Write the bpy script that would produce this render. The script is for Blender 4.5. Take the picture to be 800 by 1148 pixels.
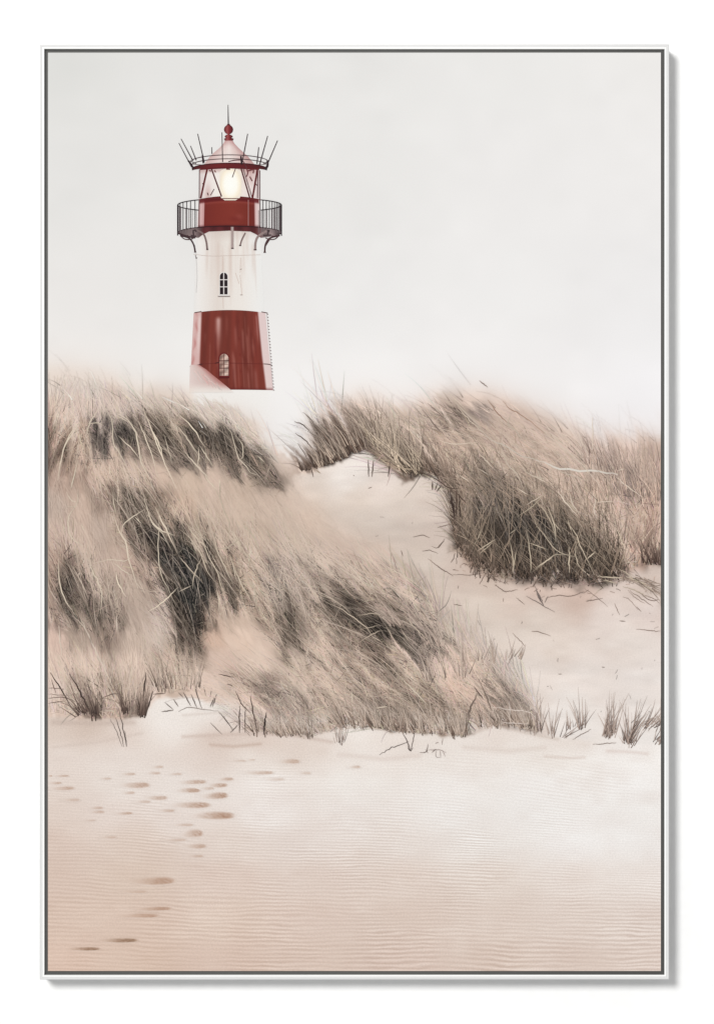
# A framed canvas print (lighthouse behind grassy dunes) hanging on a white wall.
# The thing in the photograph is flat, so it is built as a flat print at its real size: a floater frame,
# a dark shadow gap and a stretched canvas.  Every motif of the print is a mesh of its own, laid on the
# canvas in layers a fraction of a millimetre thick; "ink" is the pigment colour of the print, its light and shade included.
# Units: 1 photo pixel = 1 mm at the canvas.  Helper X/Z turn picture millimetres into metres.
import bpy, math
import numpy as np

S = bpy.context.scene
for o in list(bpy.data.objects):
    bpy.data.objects.remove(o)
rng = np.random.default_rng(11)

# ------------------------------------------------------------------ camera, light, exposure
cam_d = bpy.data.cameras.new('camera'); cam = bpy.data.objects.new('camera', cam_d)
S.collection.objects.link(cam); S.camera = cam
cam.location = (0, -4.0, 0); cam.rotation_euler = (math.radians(90), 0, 0)
cam_d.sensor_fit = 'VERTICAL'; cam_d.sensor_height = 36; cam_d.lens = 36 * 4.0 / 1.148
cam_d.clip_start = 0.05; cam_d.clip_end = 200

W = bpy.data.worlds.new('World'); S.world = W; W.use_nodes = True
bg = W.node_tree.nodes['Background']
bg.inputs[0].default_value = (1, 1, 1, 1); bg.inputs[1].default_value = 0.53      # white studio fill

kd = bpy.data.lights.new('key_lamp', 'AREA'); kd.shape = 'DISK'; kd.size = 3.3
key = bpy.data.objects.new('key_lamp', kd); S.collection.objects.link(key)
kv = np.array([-11.5, -37.0, 11.5]); kv = kv / np.linalg.norm(kv)
DIST = 15.0
key.location = tuple(kv * DIST)
key.rotation_euler = (math.atan2(math.hypot(kv[0], kv[1]), kv[2]), 0, math.atan2(kv[0], -kv[1]))
kd.energy = 0.82 * math.pi * math.pi * DIST ** 2 / abs(kv[1])      # irradiance / pi = 0.82 on the wall
kd.color = (1, 0.995, 0.985)
S.view_settings.view_transform = 'Standard'; S.view_settings.look = 'None'
S.view_settings.exposure = 0; S.view_settings.gamma = 1
S.render.engine = 'CYCLES'
GAIN = 1.375                                                       # white light on the canvas

# ------------------------------------------------------------------ helpers
def lin(c):
    c = np.clip(np.asarray(c, float) / 255.0, 0, 1)
    return np.where(c <= 0.04045, c / 12.92, ((c + 0.055) / 1.055) ** 2.4)
def ink(c):                                                        # printed sRGB tone -> pigment reflectance
    return np.clip(lin(c) / GAIN, 0, 0.92)
def X(px): return (np.asarray(px, float) - 400) * 0.001
def Z(py): return (574 - np.asarray(py, float)) * 0.001

def print_material(name, grain=0.03, ripple=False, rough=0.75):
    m = bpy.data.materials.new(name); m.use_nodes = True
    nt = m.node_tree; N = nt.nodes; L = nt.links
    b = N['Principled BSDF']; b.inputs['Roughness'].default_value = rough
    b.inputs['Specular IOR Level'].default_value = 0.08
    a = N.new('ShaderNodeAttribute'); a.attribute_name = 'pigment'
    tc = N.new('ShaderNodeTexCoord')
    n1 = N.new('ShaderNodeTexNoise'); n1.inputs['Scale'].default_value = 620; n1.inputs['Detail'].default_value = 2
    L.new(tc.outputs['Object'], n1.inputs['Vector'])
    f = N.new('ShaderNodeMapRange'); f.inputs['From Min'].default_value = 0.25; f.inputs['From Max'].default_value = 0.75
    f.inputs['To Min'].default_value = 1 - grain; f.inputs['To Max'].default_value = 1 + grain
    L.new(n1.outputs['Fac'], f.inputs['Value'])
    v = N.new('ShaderNodeVectorMath'); v.operation = 'SCALE'
    L.new(a.outputs['Color'], v.inputs[0]); L.new(f.outputs[0], v.inputs['Scale'])
    out = v.outputs[0]
    if ripple:                                                     # wind ripples, light and shade as colour: sine of a wandering phase
        ph = N.new('ShaderNodeAttribute'); ph.attribute_name = 'ripple_phase'
        am = N.new('ShaderNodeAttribute'); am.attribute_name = 'ripple_shade'
        mp = N.new('ShaderNodeMapping'); mp.inputs['Scale'].default_value = (14, 1, 60)
        L.new(tc.outputs['Object'], mp.inputs['Vector'])
        n2 = N.new('ShaderNodeTexNoise'); n2.inputs['Scale'].default_value = 2.2; n2.inputs['Detail'].default_value = 4
        L.new(mp.outputs[0], n2.inputs['Vector'])
        s = N.new('ShaderNodeMath'); s.operation = 'MULTIPLY_ADD'; s.inputs[1].default_value = 7.0
        L.new(n2.outputs['Fac'], s.inputs[0]); L.new(ph.outputs['Fac'], s.inputs[2])
        sn = N.new('ShaderNodeMath'); sn.operation = 'SINE'; L.new(s.outputs[0], sn.inputs[0])
        k = N.new('ShaderNodeMath'); k.operation = 'MULTIPLY'; L.new(sn.outputs[0], k.inputs[0]); L.new(am.outputs['Fac'], k.inputs[1])
        n3 = N.new('ShaderNodeTexNoise'); n3.inputs['Scale'].default_value = 14; n3.inputs['Detail'].default_value = 3
        L.new(tc.outputs['Object'], n3.inputs['Vector'])
        q = N.new('ShaderNodeMapRange'); q.inputs['From Min'].default_value = 0.35; q.inputs['From Max'].default_value = 0.68
        q.inputs['To Min'].default_value = 0.35; q.inputs['To Max'].default_value = 1.35
        L.new(n3.outputs['Fac'], q.inputs['Value'])
        k2 = N.new('ShaderNodeMath'); k2.operation = 'MULTIPLY'; L.new(k.outputs[0], k2.inputs[0]); L.new(q.outputs[0], k2.inputs[1])
        cx = N.new('ShaderNodeCombineXYZ')
        for i, g in enumerate((0.8, 1.0, 1.12)):
            t = N.new('ShaderNodeMath'); t.operation = 'MULTIPLY_ADD'; t.inputs[1].default_value = g; t.inputs[2].default_value = 1
            L.new(k2.outputs[0], t.inputs[0]); L.new(t.outputs[0], cx.inputs[i])
        w = N.new('ShaderNodeVectorMath'); w.operation = 'MULTIPLY'
        L.new(out, w.inputs[0]); L.new(cx.outputs[0], w.inputs[1]); out = w.outputs[0]
    L.new(out, b.inputs['Base Color'])
    # canvas weave, a few hundredths of a millimetre
    wv = N.new('ShaderNodeTexNoise'); wv.inputs['Scale'].default_value = 1500
    L.new(tc.outputs['Object'], wv.inputs['Vector'])
    bu = N.new('ShaderNodeBump'); bu.inputs['Strength'].default_value = 0.06; bu.inputs['Distance'].default_value = 0.0002
    L.new(wv.outputs['Fac'], bu.inputs['Height']); L.new(bu.outputs[0], b.inputs['Normal'])
    return m
def plain_material(name, c, rough, bump=0.0, scale=200):
    m = bpy.data.materials.new(name); m.use_nodes = True
    N = m.node_tree.nodes; L = m.node_tree.links; b = N['Principled BSDF']
    tc = N.new('ShaderNodeTexCoord'); n = N.new('ShaderNodeTexNoise'); n.inputs['Scale'].default_value = scale
    n.inputs['Detail'].default_value = 4
    L.new(tc.outputs['Object'], n.inputs['Vector'])
    r = N.new('ShaderNodeValToRGB')
    r.color_ramp.elements[0].position = 0.3; r.color_ramp.elements[1].position = 0.7
    r.color_ramp.elements[0].color = tuple(x * 0.975 for x in c) + (1,); r.color_ramp.elements[1].color = tuple(c) + (1,)
    L.new(n.outputs['Fac'], r.inputs[0]); L.new(r.outputs[0], b.inputs['Base Color'])
    b.inputs['Roughness'].default_value = rough; b.inputs['Specular IOR Level'].default_value = 0.2
    if bump:
        bu = N.new('ShaderNodeBump'); bu.inputs['Strength'].default_value = bump; bu.inputs['Distance'].default_value = 0.0005
        L.new(n.outputs['Fac'], bu.inputs['Height']); L.new(bu.outputs[0], b.inputs['Normal'])
    return m

def make_mesh(name, verts, quads, mat, parent=None, colors=None, floats=None):
    """verts (n,3), quads (m,4) -> one mesh object"""
    me = bpy.data.meshes.new(name)
    verts = np.asarray(verts, np.float32); quads = np.asarray(quads, np.int32)
    nv, nq = len(verts), len(quads)
    me.vertices.add(nv); me.vertices.foreach_set('co', verts.ravel())
    me.loops.add(nq * 4); me.loops.foreach_set('vertex_index', quads.ravel())
    me.polygons.add(nq)
    me.polygons.foreach_set('loop_start', np.arange(0, nq * 4, 4, dtype=np.int32))
    me.update(calc_edges=True); me.validate()
    if colors is not None:
        at = me.attributes.new('pigment', 'FLOAT_COLOR', 'POINT')
        c4 = np.ones((nv, 4), np.float32); c4[:, :3] = colors
        at.data.foreach_set('color', c4.ravel())
    for k, v in (floats or {}).items():
        at = me.attributes.new(k, 'FLOAT', 'POINT'); at.data.foreach_set('value', np.asarray(v, np.float32))
    me.materials.append(mat)
    o = bpy.data.objects.new(name, me); S.collection.objects.link(o)
    if parent is not None: o.parent = parent
    return o
def box_mesh(boxes):
    V = []; Q = []
    for (x0, x1, y0, y1, z0, z1) in boxes:
        b = len(V)
        V += [(x0, y0, z0), (x1, y0, z0), (x1, y1, z0), (x0, y1, z0), (x0, y0, z1), (x1, y0, z1), (x1, y1, z1), (x0, y1, z1)]
        Q += [[b + i for i in f] for f in ((0, 1, 5, 4), (1, 2, 6, 5), (2, 3, 7, 6), (3, 0, 4, 7), (4, 5, 6, 7), (3, 2, 1, 0))]
    return V, Q

M_wall = plain_material('white_wall_paint', (0.86, 0.86, 0.855), 0.8, 0.03, 90)
M_frame = plain_material('white_frame_lacquer', (0.80, 0.80, 0.79), 0.45, 0.02, 160)
M_gap = plain_material('charcoal_backing', (0.118, 0.117, 0.112), 0.8, 0.02, 300)
M_edge = plain_material('brushed_silver_edge', (0.60, 0.60, 0.595), 0.5, 0.04, 500)
M_cloth = plain_material('canvas_cloth', (0.62, 0.60, 0.57), 0.85, 0.1, 900)
M_sky = print_material('printed_sky', 0.012)
M_sand = print_material('printed_rippled_sand', 0.09, ripple=True)
M_dune = print_material('printed_dune_sand', 0.06)
M_grass = print_material('printed_grass', 0.03)
M_tower = print_material('printed_lighthouse_paint', 0.03)
M_ink = print_material('printed_dark_line', 0.02)

# ------------------------------------------------------------------ wall and frame
WALL_Y = 0.039
v, q = box_mesh([(-6, 6, WALL_Y, WALL_Y + 0.15, -3, 3)])
wall = make_mesh('wall', v, q, M_wall); wall['kind'] = 'structure'; wall['label'] = 'plain white wall behind the framed print'

root = bpy.data.objects.new('framed_print', None); S.collection.objects.link(root)
root.empty_display_size = 0.1
root['label'] = 'tall framed canvas print of a red and white lighthouse behind grassy dunes'
root['category'] = 'framed print'

# floater frame: mitred profile swept round the rectangle  (inset mm from outer edge, depth y in m)
ox0, ox1, oy0, oy1 = 45, 749.3, 50, 1098
def swept(name, prof, mat):
    V = []; Q = []
    for (ins, dep) in prof:
        for (cx, cy) in ((ox0 + ins, oy0 + ins), (ox1 - ins, oy0 + ins), (ox1 - ins, oy1 - ins), (ox0 + ins, oy1 - ins)):
            V.append((X(cx), dep, Z(cy)))
    for i in range(len(prof) - 1):
        for k in range(4):
            Q.append((i * 4 + k, i * 4 + (k + 1) % 4, i * 4 + 4 + (k + 1) % 4, i * 4 + 4 + k))
    return make_mesh(name, V, Q, mat, root)
swept('frame', [(2.7, 0.0385), (2.7, -0.0020), (3.0, -0.0026), (4.7, -0.0026), (5.0, -0.0022), (5.0, 0.0385)], M_frame)['label'] = 'thin white floater frame'
swept('frame_edge', [(0.0, 0.0385), (0.0, -0.0016), (0.4, -0.0020), (2.68, -0.0020), (2.68, 0.0385)], M_edge)['label'] = 'pale silver outer edge of the frame'
v, q = box_mesh([(X(50.02), X(744.28), 0.0022, 0.0385, Z(1092.98), Z(55.02))])
backing = make_mesh('backing_board', v, q, M_gap, root); backing['label'] = 'charcoal shadow gap round the canvas'
PX0, PX1, PY0, PY1 = 54.0, 740.2, 59.0, 1088.6
v, q = box_mesh([(X(PX0), X(PX1), 0.0002, 0.0021, Z(PY1), Z(PY0))])
canvas = make_mesh('canvas', v, q, M_cloth, root)

# ------------------------------------------------------------------ the tones of the print
NX, NY = 460, 690
gx = np.linspace(PX0, PX1, NX); gy = np.linspace(PY0, PY1, NY)
GX, GY = np.meshgrid(gx, gy); STEP = (PX1 - PX0) / (NX - 1)
def idw(pts, p=2.0, soft=60.0, sx=1.0, sy=1.0):
    pts = np.asarray(pts, float); D = pts.shape[1] - 2
    num = np.zeros((NY, NX, D)); den = np.zeros((NY, NX))
    for r in pts:
        w = 1.0 / (((GX - r[0]) * sx) ** 2 + ((GY - r[1]) * sy) ** 2 + soft) ** p
        den += w
        for d in range(D): num[..., d] += w * r[2 + d]
    return num / den[..., None]
def blur(A, px):
    s = px / STEP
    if s < 0.3: return A
    n = max(1, int(3 * s)); k = np.exp(-0.5 * (np.arange(-n, n + 1) / s) ** 2); k /= k.sum()
    B = np.pad(A, n, mode='edge')
    B = np.apply_along_axis(lambda r: np.convolve(r, k, 'valid'), 1, B)
    return np.apply_along_axis(lambda r: np.convolve(r, k, 'valid'), 0, B)
def inside(poly, x=GX, y=GY):
    r = np.zeros(np.shape(x), bool); n = len(poly)
    for i in range(n):
        (x0, y0), (x1, y1) = poly[i], poly[(i + 1) % n]
        if y0 == y1: continue
        c = ((y0 > y) != (y1 > y)) & (x < (x1 - x0) * (y - y0) / (y1 - y0) + x0)
        r ^= c
    return r
def mask(poly, feather, rag=0):
    if not rag: return blur(inside(poly).astype(float), feather)
    return blur(inside(poly, GX + RAGX * rag, GY + RAGY * rag).astype(float), feather)
def mix(A, B, m): return A * (1 - m[..., None]) + B * m[..., None]
def sm(x, a, b):
    t = np.clip((x - a) / (b - a), 0, 1); return t * t * (3 - 2 * t)
def noise(cx, cy, seed):
    """smooth value noise with cells cx x cy mm"""
    r = np.random.default_rng(seed)
    nx = int((PX1 - PX0) / cx) + 4; ny = int((PY1 - PY0) / cy) + 4
    g = r.standard_normal((ny, nx)); u = (GX - PX0) / cx + 1; w = (GY - PY0) / cy + 1
    i = u.astype(int); j = w.astype(int); fu = u - i; fw = w - j
    fu = fu * fu * (3 - 2 * fu); fw = fw * fw * (3 - 2 * fw)
    return (g[j, i] * (1 - fu) + g[j, i + 1] * fu) * (1 - fw) + (g[j + 1, i] * (1 - fu) + g[j + 1, i + 1] * fu) * fw

RAGX = noise(9, 9, 51) + .6 * noise(4, 4, 52); RAGY = noise(9, 9, 53) + .6 * noise(4, 4, 54)
SKY = []
for y, row in ((59, ((217, 218, 214), (224, 224, 221), (227, 227, 224), (233, 233, 230), (236, 235, 232))),
               (200, ((226, 226, 223), (228, 228, 225), (231, 231, 228), (235, 234, 232), (238, 237, 235))),
               (340, ((233, 232, 229), (234, 234, 231), (236, 236, 234), (239, 239, 237), (241, 241, 240))),
               (440, ((236, 233, 229), (240, 239, 236), (243, 242, 240), (244, 243, 242), (243, 243, 244))),
               (500, ((238, 233, 228), (243, 241, 239), (245, 243, 241), (244, 241, 239), (245, 243, 244))),
               (560, ((238, 233, 228), (243, 241, 239), (245, 243, 241), (244, 240, 238), (244, 239, 238)))):
    for x, c in zip((54, 225, 400, 570, 740), row): SKY.append((x, y) + c)
HILL = '''60 430 218 208 199|100 430 222 213 205|150 432 222 214 206|60 460 206 189 177|90 460 206 191 181|130 450 201 187 177|170 445 198 186 176|200 450 200 188 178|232 444 234 228 221|262 447 238 233 227|230 458 217 205 195|258 464 218 207 198|284 462 234 229 224|282 482 205 192 181|303 478 238 234 230|318 496 232 226 220
60 490 170 148 135|65 510 140 120 107|90 490 165 145 130|110 490 104 95 91|140 490 100 92 87|165 480 122 108 97|185 490 102 90 80|200 480 148 133 120|220 490 106 94 85|245 490 100 88 79|270 505 100 89 80|290 520 125 112 100|305 535 130 117 106|265 525 118 105 95|225 515 122 110 100|195 515 118 105 96|150 505 128 114 104|318 520 190 175 164
60 540 172 152 140|90 530 170 150 137|120 530 195 176 162|150 525 193 176 162|180 530 192 174 160|210 535 190 173 158|240 540 192 175 162|270 545 185 168 154|300 560 188 172 159|330 560 195 180 168
60 570 178 163 152|90 570 186 168 155|115 565 150 133 121|140 565 112 98 88|160 565 106 93 83|180 570 140 123 110|205 570 190 170 154|235 570 186 170 156|270 570 190 174 160|320 580 190 175 162
60 600 188 170 158|90 600 190 173 160|115 595 175 159 148|135 600 165 148 135|150 595 106 95 86|175 600 70 60 53|200 600 90 79 70|225 600 160 145 131|250 605 180 164 150|290 600 184 168 154|330 605 188 173 160
60 630 165 143 130|75 640 118 103 93|100 635 178 162 150|130 630 182 165 153|150 625 170 150 138|165 625 118 102 92|185 630 60 50 44|210 630 55 46 40|235 630 88 76 67|255 630 148 131 117|280 630 165 148 134|310 640 158 145 136|340 635 176 162 151
58 660 150 130 118|75 665 92 80 72|95 665 118 104 95|120 660 160 145 133|150 660 175 160 148|175 655 165 148 136|190 655 90 78 69|205 660 50 42 37|230 660 60 51 45|255 660 106 93 83|285 665 163 146 132|310 665 150 138 129|340 660 158 144 134
60 690 165 146 136|85 690 108 95 86|105 690 112 99 90|130 690 138 124 114|155 690 172 157 146|185 690 180 166 157|205 690 86 74 65|220 690 72 61 54|235 690 140 124 112|265 690 185 168 154|300 690 165 148 134|320 690 106 94 84|345 690 145 130 118
60 715 198 178 166|90 712 170 154 142|120 712 148 132 121|150 715 185 170 158|180 710 190 177 168|205 712 98 85 75|218 720 108 94 84|235 715 195 172 156|270 715 200 182 168|300 715 195 178 165|322 715 118 104 93|345 715 150 136 125
65 745 205 188 175|100 745 203 186 173|150 745 200 184 171|190 740 176 159 146|210 745 173 156 143|250 740 196 178 166|290 740 205 189 176|330 745 188 172 159|340 730 165 150 139
65 780 214 199 189|85 775 180 164 152|95 770 160 143 131|110 790 125 109 99|125 775 165 148 136|150 775 185 168 155|155 792 140 124 113|190 765 185 168 155|230 770 205 188 176|270 770 185 166 153|300 770 150 134 124|330 775 178 163 152
70 800 195 178 166|120 805 190 170 157|170 795 222 208 199|260 800 222 210 200|300 805 168 151 141|340 810 163 148 138
350 545 210 195 183|350 580 198 182 169|400 590 203 187 175|370 620 192 176 164|420 620 200 184 172|360 650 160 146 135|380 660 140 126 115|375 680 100 89 80|395 680 96 84 76|400 640 180 164 152|430 650 175 159 147|455 665 186 170 158|420 675 148 132 120|440 680 128 114 104|460 690 138 125 116|480 690 182 167 155
400 700 100 88 78|425 700 90 79 71|440 715 85 75 67|460 715 122 110 103|480 720 128 116 108|380 710 118 105 95|360 700 178 162 149|370 730 182 165 152|400 725 148 131 119|430 735 120 105 94|455 740 165 149 137|490 740 190 172 161
360 760 178 161 148|400 765 158 142 130|430 770 158 142 129|470 770 178 162 148|360 790 168 152 139|390 795 158 142 130|420 800 126 111 100|450 790 142 127 114|480 795 148 132 119|415 815 150 135 122|470 815 150 134 121
500 740 190 172 160|530 740 195 177 164|510 770 190 168 154|540 770 190 170 157|565 775 158 141 130|500 800 158 142 129|520 808 132 117 106|540 800 178 158 145|560 795 126 112 103|575 800 110 98 92|595 808 148 133 122|610 790 215 202 192
340 490 215 200 190|355 470 207 188 176|375 465 190 170 158|370 490 126 110 99|390 490 106 92 82|365 513 96 83 74|345 515 148 130 119|400 500 104 90 81|385 505 100 86 77|400 470 165 149 138|420 465 195 178 165|410 445 220 205 194|430 450 212 196 185|440 470 185 168 155|430 490 148 131 118|445 505 118 103 92|460 522 88 77 69|440 520 148 130 117|470 500 148 132 119|470 480 190 175 163|480 520 148 131 118|455 530 128 113 102|500 540 135 117 105|500 520 185 164 149|490 500 185 166 152
480 440 215 200 190|500 450 185 168 156|505 470 143 128 117|520 470 163 146 134|530 450 205 188 176|540 465 153 140 133|560 455 200 182 170|580 465 190 172 160|600 480 190 172 160|545 490 180 162 149|520 500 182 163 149|570 500 180 162 149|600 505 185 166 153|640 490 200 183 170|665 500 205 188 178|540 530 148 133 120|515 545 148 130 117|550 545 112 102 96|560 525 163 147 134|590 530 163 146 132|620 530 180 162 149|650 530 185 167 155|680 520 180 162 152|700 510 205 186 174|730 520 186 166 153|725 545 178 157 145|700 540 148 133 127|670 545 190 170 156
515 570 138 121 110|535 570 102 91 85|560 570 96 86 79|590 565 112 99 88|615 565 138 123 110|640 560 165 148 135|670 570 180 161 147|700 570 185 165 152|730 575 185 160 147
520 600 90 78 69|545 600 75 65 57|575 595 60 52 45|605 590 65 57 49|630 585 86 76 66|655 590 150 134 121|690 600 190 171 158|725 605 165 143 130
530 620 122 106 95|555 625 80 69 61|590 620 55 47 41|620 615 55 47 41|645 615 75 66 57|670 615 106 93 83|690 625 160 142 128|715 625 165 143 131|735 630 118 100 91
516 622 165 146 133|532 636 160 140 127|545 645 165 145 132|560 640 112 97 86|590 640 75 65 57|620 635 60 52 45|650 635 70 61 53|680 635 70 61 53|697 640 118 102 91'''
HILL = [tuple(map(float, s.split())) for s in HILL.replace('\n', '|').split('|')]
HOLLOW = '''345 535 224 210 200|370 522 230 217 208|400 525 238 229 222|385 535 238 229 222|430 540 231 217 208|350 545 217 202 190|400 560 219 204 192|450 560 220 206 195|490 560 217 202 191|350 580 202 186 173|400 590 206 190 178|450 600 213 198 187|490 600 209 192 181|420 620 201 185 173|470 630 212 197 185|520 640 205 186 174|480 665 212 196 184|460 650 200 184 172
540 680 217 202 190|600 690 222 208 197|680 690 227 213 205|730 680 227 212 205|560 720 224 210 199|620 720 227 213 203|700 720 231 219 211|540 745 218 202 191|600 760 230 218 210|660 760 233 222 215|720 760 234 224 218|640 800 235 227 221|700 800 233 224 218|640 825 236 229 224|720 830 237 231 226
600 662 208 184 171|650 668 207 183 170|550 655 206 187 174|710 645 224 208 199|725 660 205 187 175|580 675 216 198 186'''
HOLLOW = [tuple(map(float, s.split())) for s in HOLLOW.replace('\n', '|').split('|')]
BEACH = '''60 808 208 191 180|60 820 217 201 191|130 825 221 206 197|100 812 205 187 175|200 800 236 230 225|225 795 236 229 224|200 815 236 229 224|240 830 216 199 189|300 832 217 200 190|350 835 221 207 198|400 822 236 228 222|440 830 230 219 212|480 835 228 218 211|560 822 229 218 211|620 835 234 226 220|720 845 238 232 228
60 850 225 213 206|130 850 228 218 212|220 850 226 214 207|300 850 228 218 211|400 850 231 222 216|500 850 234 227 222|600 850 236 230 225|720 860 240 235 232
60 880 225 212 204|130 880 231 222 216|200 880 232 224 219|300 880 236 229 225|400 880 237 232 228|500 880 238 233 230|600 880 239 235 233|720 880 240 236 234
60 910 222 207 198|130 910 226 213 206|200 915 229 218 212|300 910 233 225 221|400 910 234 227 223|500 910 236 231 228|600 910 239 236 234|720 910 240 237 235
60 945 216 197 186|150 945 219 202 191|250 945 225 212 204|350 945 226 215 209|450 945 227 217 211|550 945 234 228 224|650 945 239 235 233|730 945 238 234 232
60 985 214 194 182|150 985 215 196 183|250 985 219 201 191|350 985 219 203 194|450 985 221 206 197|550 985 226 214 206|650 985 231 221 215|730 985 232 223 218
60 1030 213 192 179|150 1030 214 193 180|250 1030 216 197 185|350 1030 217 199 189|450 1030 217 200 190|550 1030 219 204 195|650 1030 221 207 199|730 1030 222 209 202
60 1080 214 190 176|150 1080 213 191 177|250 1080 213 192 180|350 1080 214 195 184|450 1080 215 196 186|550 1080 216 199 189|650 1080 218 202 193|730 1080 220 205 197'''
BEACH = [tuple(map(float, s.split())) for s in BEACH.replace('\n', '|').split('|')]

P_sil = [(40, 412), (75, 410), (110, 414), (150, 428), (200, 437), (262, 439), (285, 458), (303, 492), (318, 512), (338, 518), (349, 492), (357, 466), (382, 450), (408, 440), (440, 455), (462, 455), (482, 440), (545, 437), (590, 455), (630, 472), (660, 488), (760, 492), (760, 900), (40, 900)]
P_A = [(300, 540), (345, 530), (380, 519), (410, 504), (435, 522), (455, 540), (480, 533), (502, 547), (509, 560), (505, 590), (511, 616), (528, 640), (560, 649), (600, 653), (660, 655), (697, 654), (708, 640), (745, 634), (745, 900), (200, 900), (200, 540)]
P_B = [(330, 535), (350, 570), (390, 603), (430, 620), (460, 650), (492, 680), (502, 715), (545, 738), (575, 768), (597, 785), (609, 824), (612, 900), (800, 900), (800, 380), (320, 380)]
P_beach = [(40, 800), (85, 806), (130, 806), (160, 803), (176, 783), (215, 781), (256, 792), (264, 815), (300, 822), (350, 826), (380, 817), (410, 815), (440, 821), (480, 822), (520, 826), (556, 812), (600, 823), (640, 828), (760, 838), (760, 1110), (40, 1110)]

T = idw(SKY, 1.5, 4000) * np.array([1.004, 0.999, 1.002]) + 3.0 * sm(320 - GY, 0, 200)[..., None] + 2.5 * np.exp(-((GY - 440) / 60) ** 2)[..., None]  # includes a white glow painted low over the dune tops
T = T * (1 + (noise(60, 45, 71) * .0035 + noise(22, 18, 72) * .0028)[..., None])
m_sil = 0.5 * mask(P_sil, 7) + 0.5 * mask([(x, y - 6) if y < 600 else (x, y) for x, y in P_sil], 16)
m_sil = m_sil * (1 - mask([(214, 380), (306, 380), (306, 436), (214, 438)], 2))
H = idw(HILL, 2.5, 90)
HL = H.mean(2); H = H * (1 + 0.36 * np.minimum((HL - blur(HL, 32)) / HL, .12))[..., None]
HL = H.mean(2); H = H * (1 + .08 * sm(HL, 85, 150) - .36 * sm(100 - HL, 0, 45))[..., None]
H = H * np.array([1.026, 1.006, .996]); H = np.clip(H * np.minimum(1, 232 / H.max(2))[..., None], 30, 240)
# lean of the grass in degrees (0 upright, negative: tips to the left) and how crisp the blades are
LEAN = [(60, 480, 18), (60, 530, 22), (110, 480, -8), (150, 470, -25), (200, 480, -30), (250, 490, -33), (290, 500, -36), (100, 560, -10), (180, 600, -28), (220, 630, -25), (250, 640, -25), (80, 660, -20), (130, 690, -15), (200, 700, -12), (300, 650, -25), (330, 690, -20), (240, 560, -30), (280, 560, -28), (100, 430, -35), (200, 445, -42), (380, 690, -45), (430, 690, -50), (470, 700, -45), (400, 640, -48), (450, 730, -45), (360, 740, -36), (420, 780, -42), (480, 780, -44), (520, 770, -30), (560, 780, -44), (590, 790, -30), (300, 780, -50), (270, 770, -55), (330, 800, -30), (200, 750, -10), (110, 780, -15), (150, 780, 10), (370, 490, -35), (400, 480, -38), (420, 450, -42), (450, 490, -40), (500, 480, -45), (550, 480, -50), (600, 500, -50), (650, 510, -40), (700, 520, -22), (730, 560, -8), (530, 560, -25), (520, 610, -8), (580, 600, -15), (620, 610, -20), (660, 610, -28), (690, 610, -20), (730, 620, 10)]
CRISP = [(75, 430, .12), (130, 440, .12), (190, 450, .15), (240, 452, .15), (150, 530, .2), (200, 540, .2), (240, 550, .22), (290, 560, .25), (330, 575, .2), (75, 580, .25), (100, 590, .2), (125, 625, .22), (60, 620, .3), (270, 580, .25), (235, 570, .25), (250, 735, .15), (280, 720, .15), (285, 745, .2), (70, 740, .15), (130, 745, .15), (160, 730, .2), (170, 690, .25), (390, 590, .2), (430, 610, .2), (350, 590, .2), (430, 445, .2), (490, 440, .2), (610, 465, .25), (200, 800, .1), (180, 640, 1), (210, 650, 1), (210, 690, 1), (90, 680, .9), (590, 630, 1), (650, 630, 1), (60, 490, .7), (110, 490, .8), (200, 490, .85), (270, 510, .85), (100, 430, .2), (200, 445, .25), (270, 455, .25), (180, 540, .3), (240, 550, .35), (180, 600, .8), (220, 640, 1), (150, 570, .9), (100, 600, .3), (90, 670, .7), (150, 650, .35), (260, 735, .25), (100, 740, .22), (60, 600, .3), (310, 690, .8), (270, 660, .9), (350, 650, .7), (420, 690, 1), (470, 700, 1), (400, 600, .35), (330, 580, .35), (380, 760, .7), (440, 780, .95), (520, 780, .75), (570, 790, .9), (500, 480, .6), (600, 490, .55), (650, 540, .6), (600, 600, 1), (540, 560, .9), (700, 560, .7), (370, 490, .95), (450, 510, 1), (420, 450, .3), (700, 490, .3), (560, 440, .3), (200, 760, .7), (110, 785, .9), (290, 780, .7)]
A_ = np.radians(idw(LEAN, 2.0, 300)[..., 0]); K_ = sm(idw(CRISP, 2.2, 160)[..., 0], .12, .85)
P_left = [(40, 402), (100, 403), (150, 420), (215, 437), (265, 438), (290, 460), (308, 493), (322, 522), (348, 560), (390, 603), (430, 620), (460, 648), (492, 680), (502, 718), (540, 735), (575, 768), (600, 785), (610, 822), (580, 816), (556, 812), (520, 826), (480, 822), (440, 821), (410, 815), (380, 817), (350, 826), (300, 822), (264, 815), (256, 792), (215, 775), (176, 780), (160, 803), (110, 806), (40, 796)]
P_right = [(340, 528), (341, 508), (350, 472), (350, 450), (385, 436), (410, 426), (445, 444), (480, 426), (545, 424), (590, 444), (640, 466), (680, 482), (760, 480), (760, 634), (722, 634), (705, 638), (695, 655), (660, 656), (600, 653), (560, 649), (535, 640), (515, 614), (505, 588), (512, 558), (502, 547), (480, 533), (455, 539), (435, 522), (411, 503), (380, 518), (345, 529)]
A_ = A_ + np.radians(noise(26, 26, 31) * 7 + noise(11, 11, 32) * 8)
veg = inside(P_left) | inside(P_right)
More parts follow.
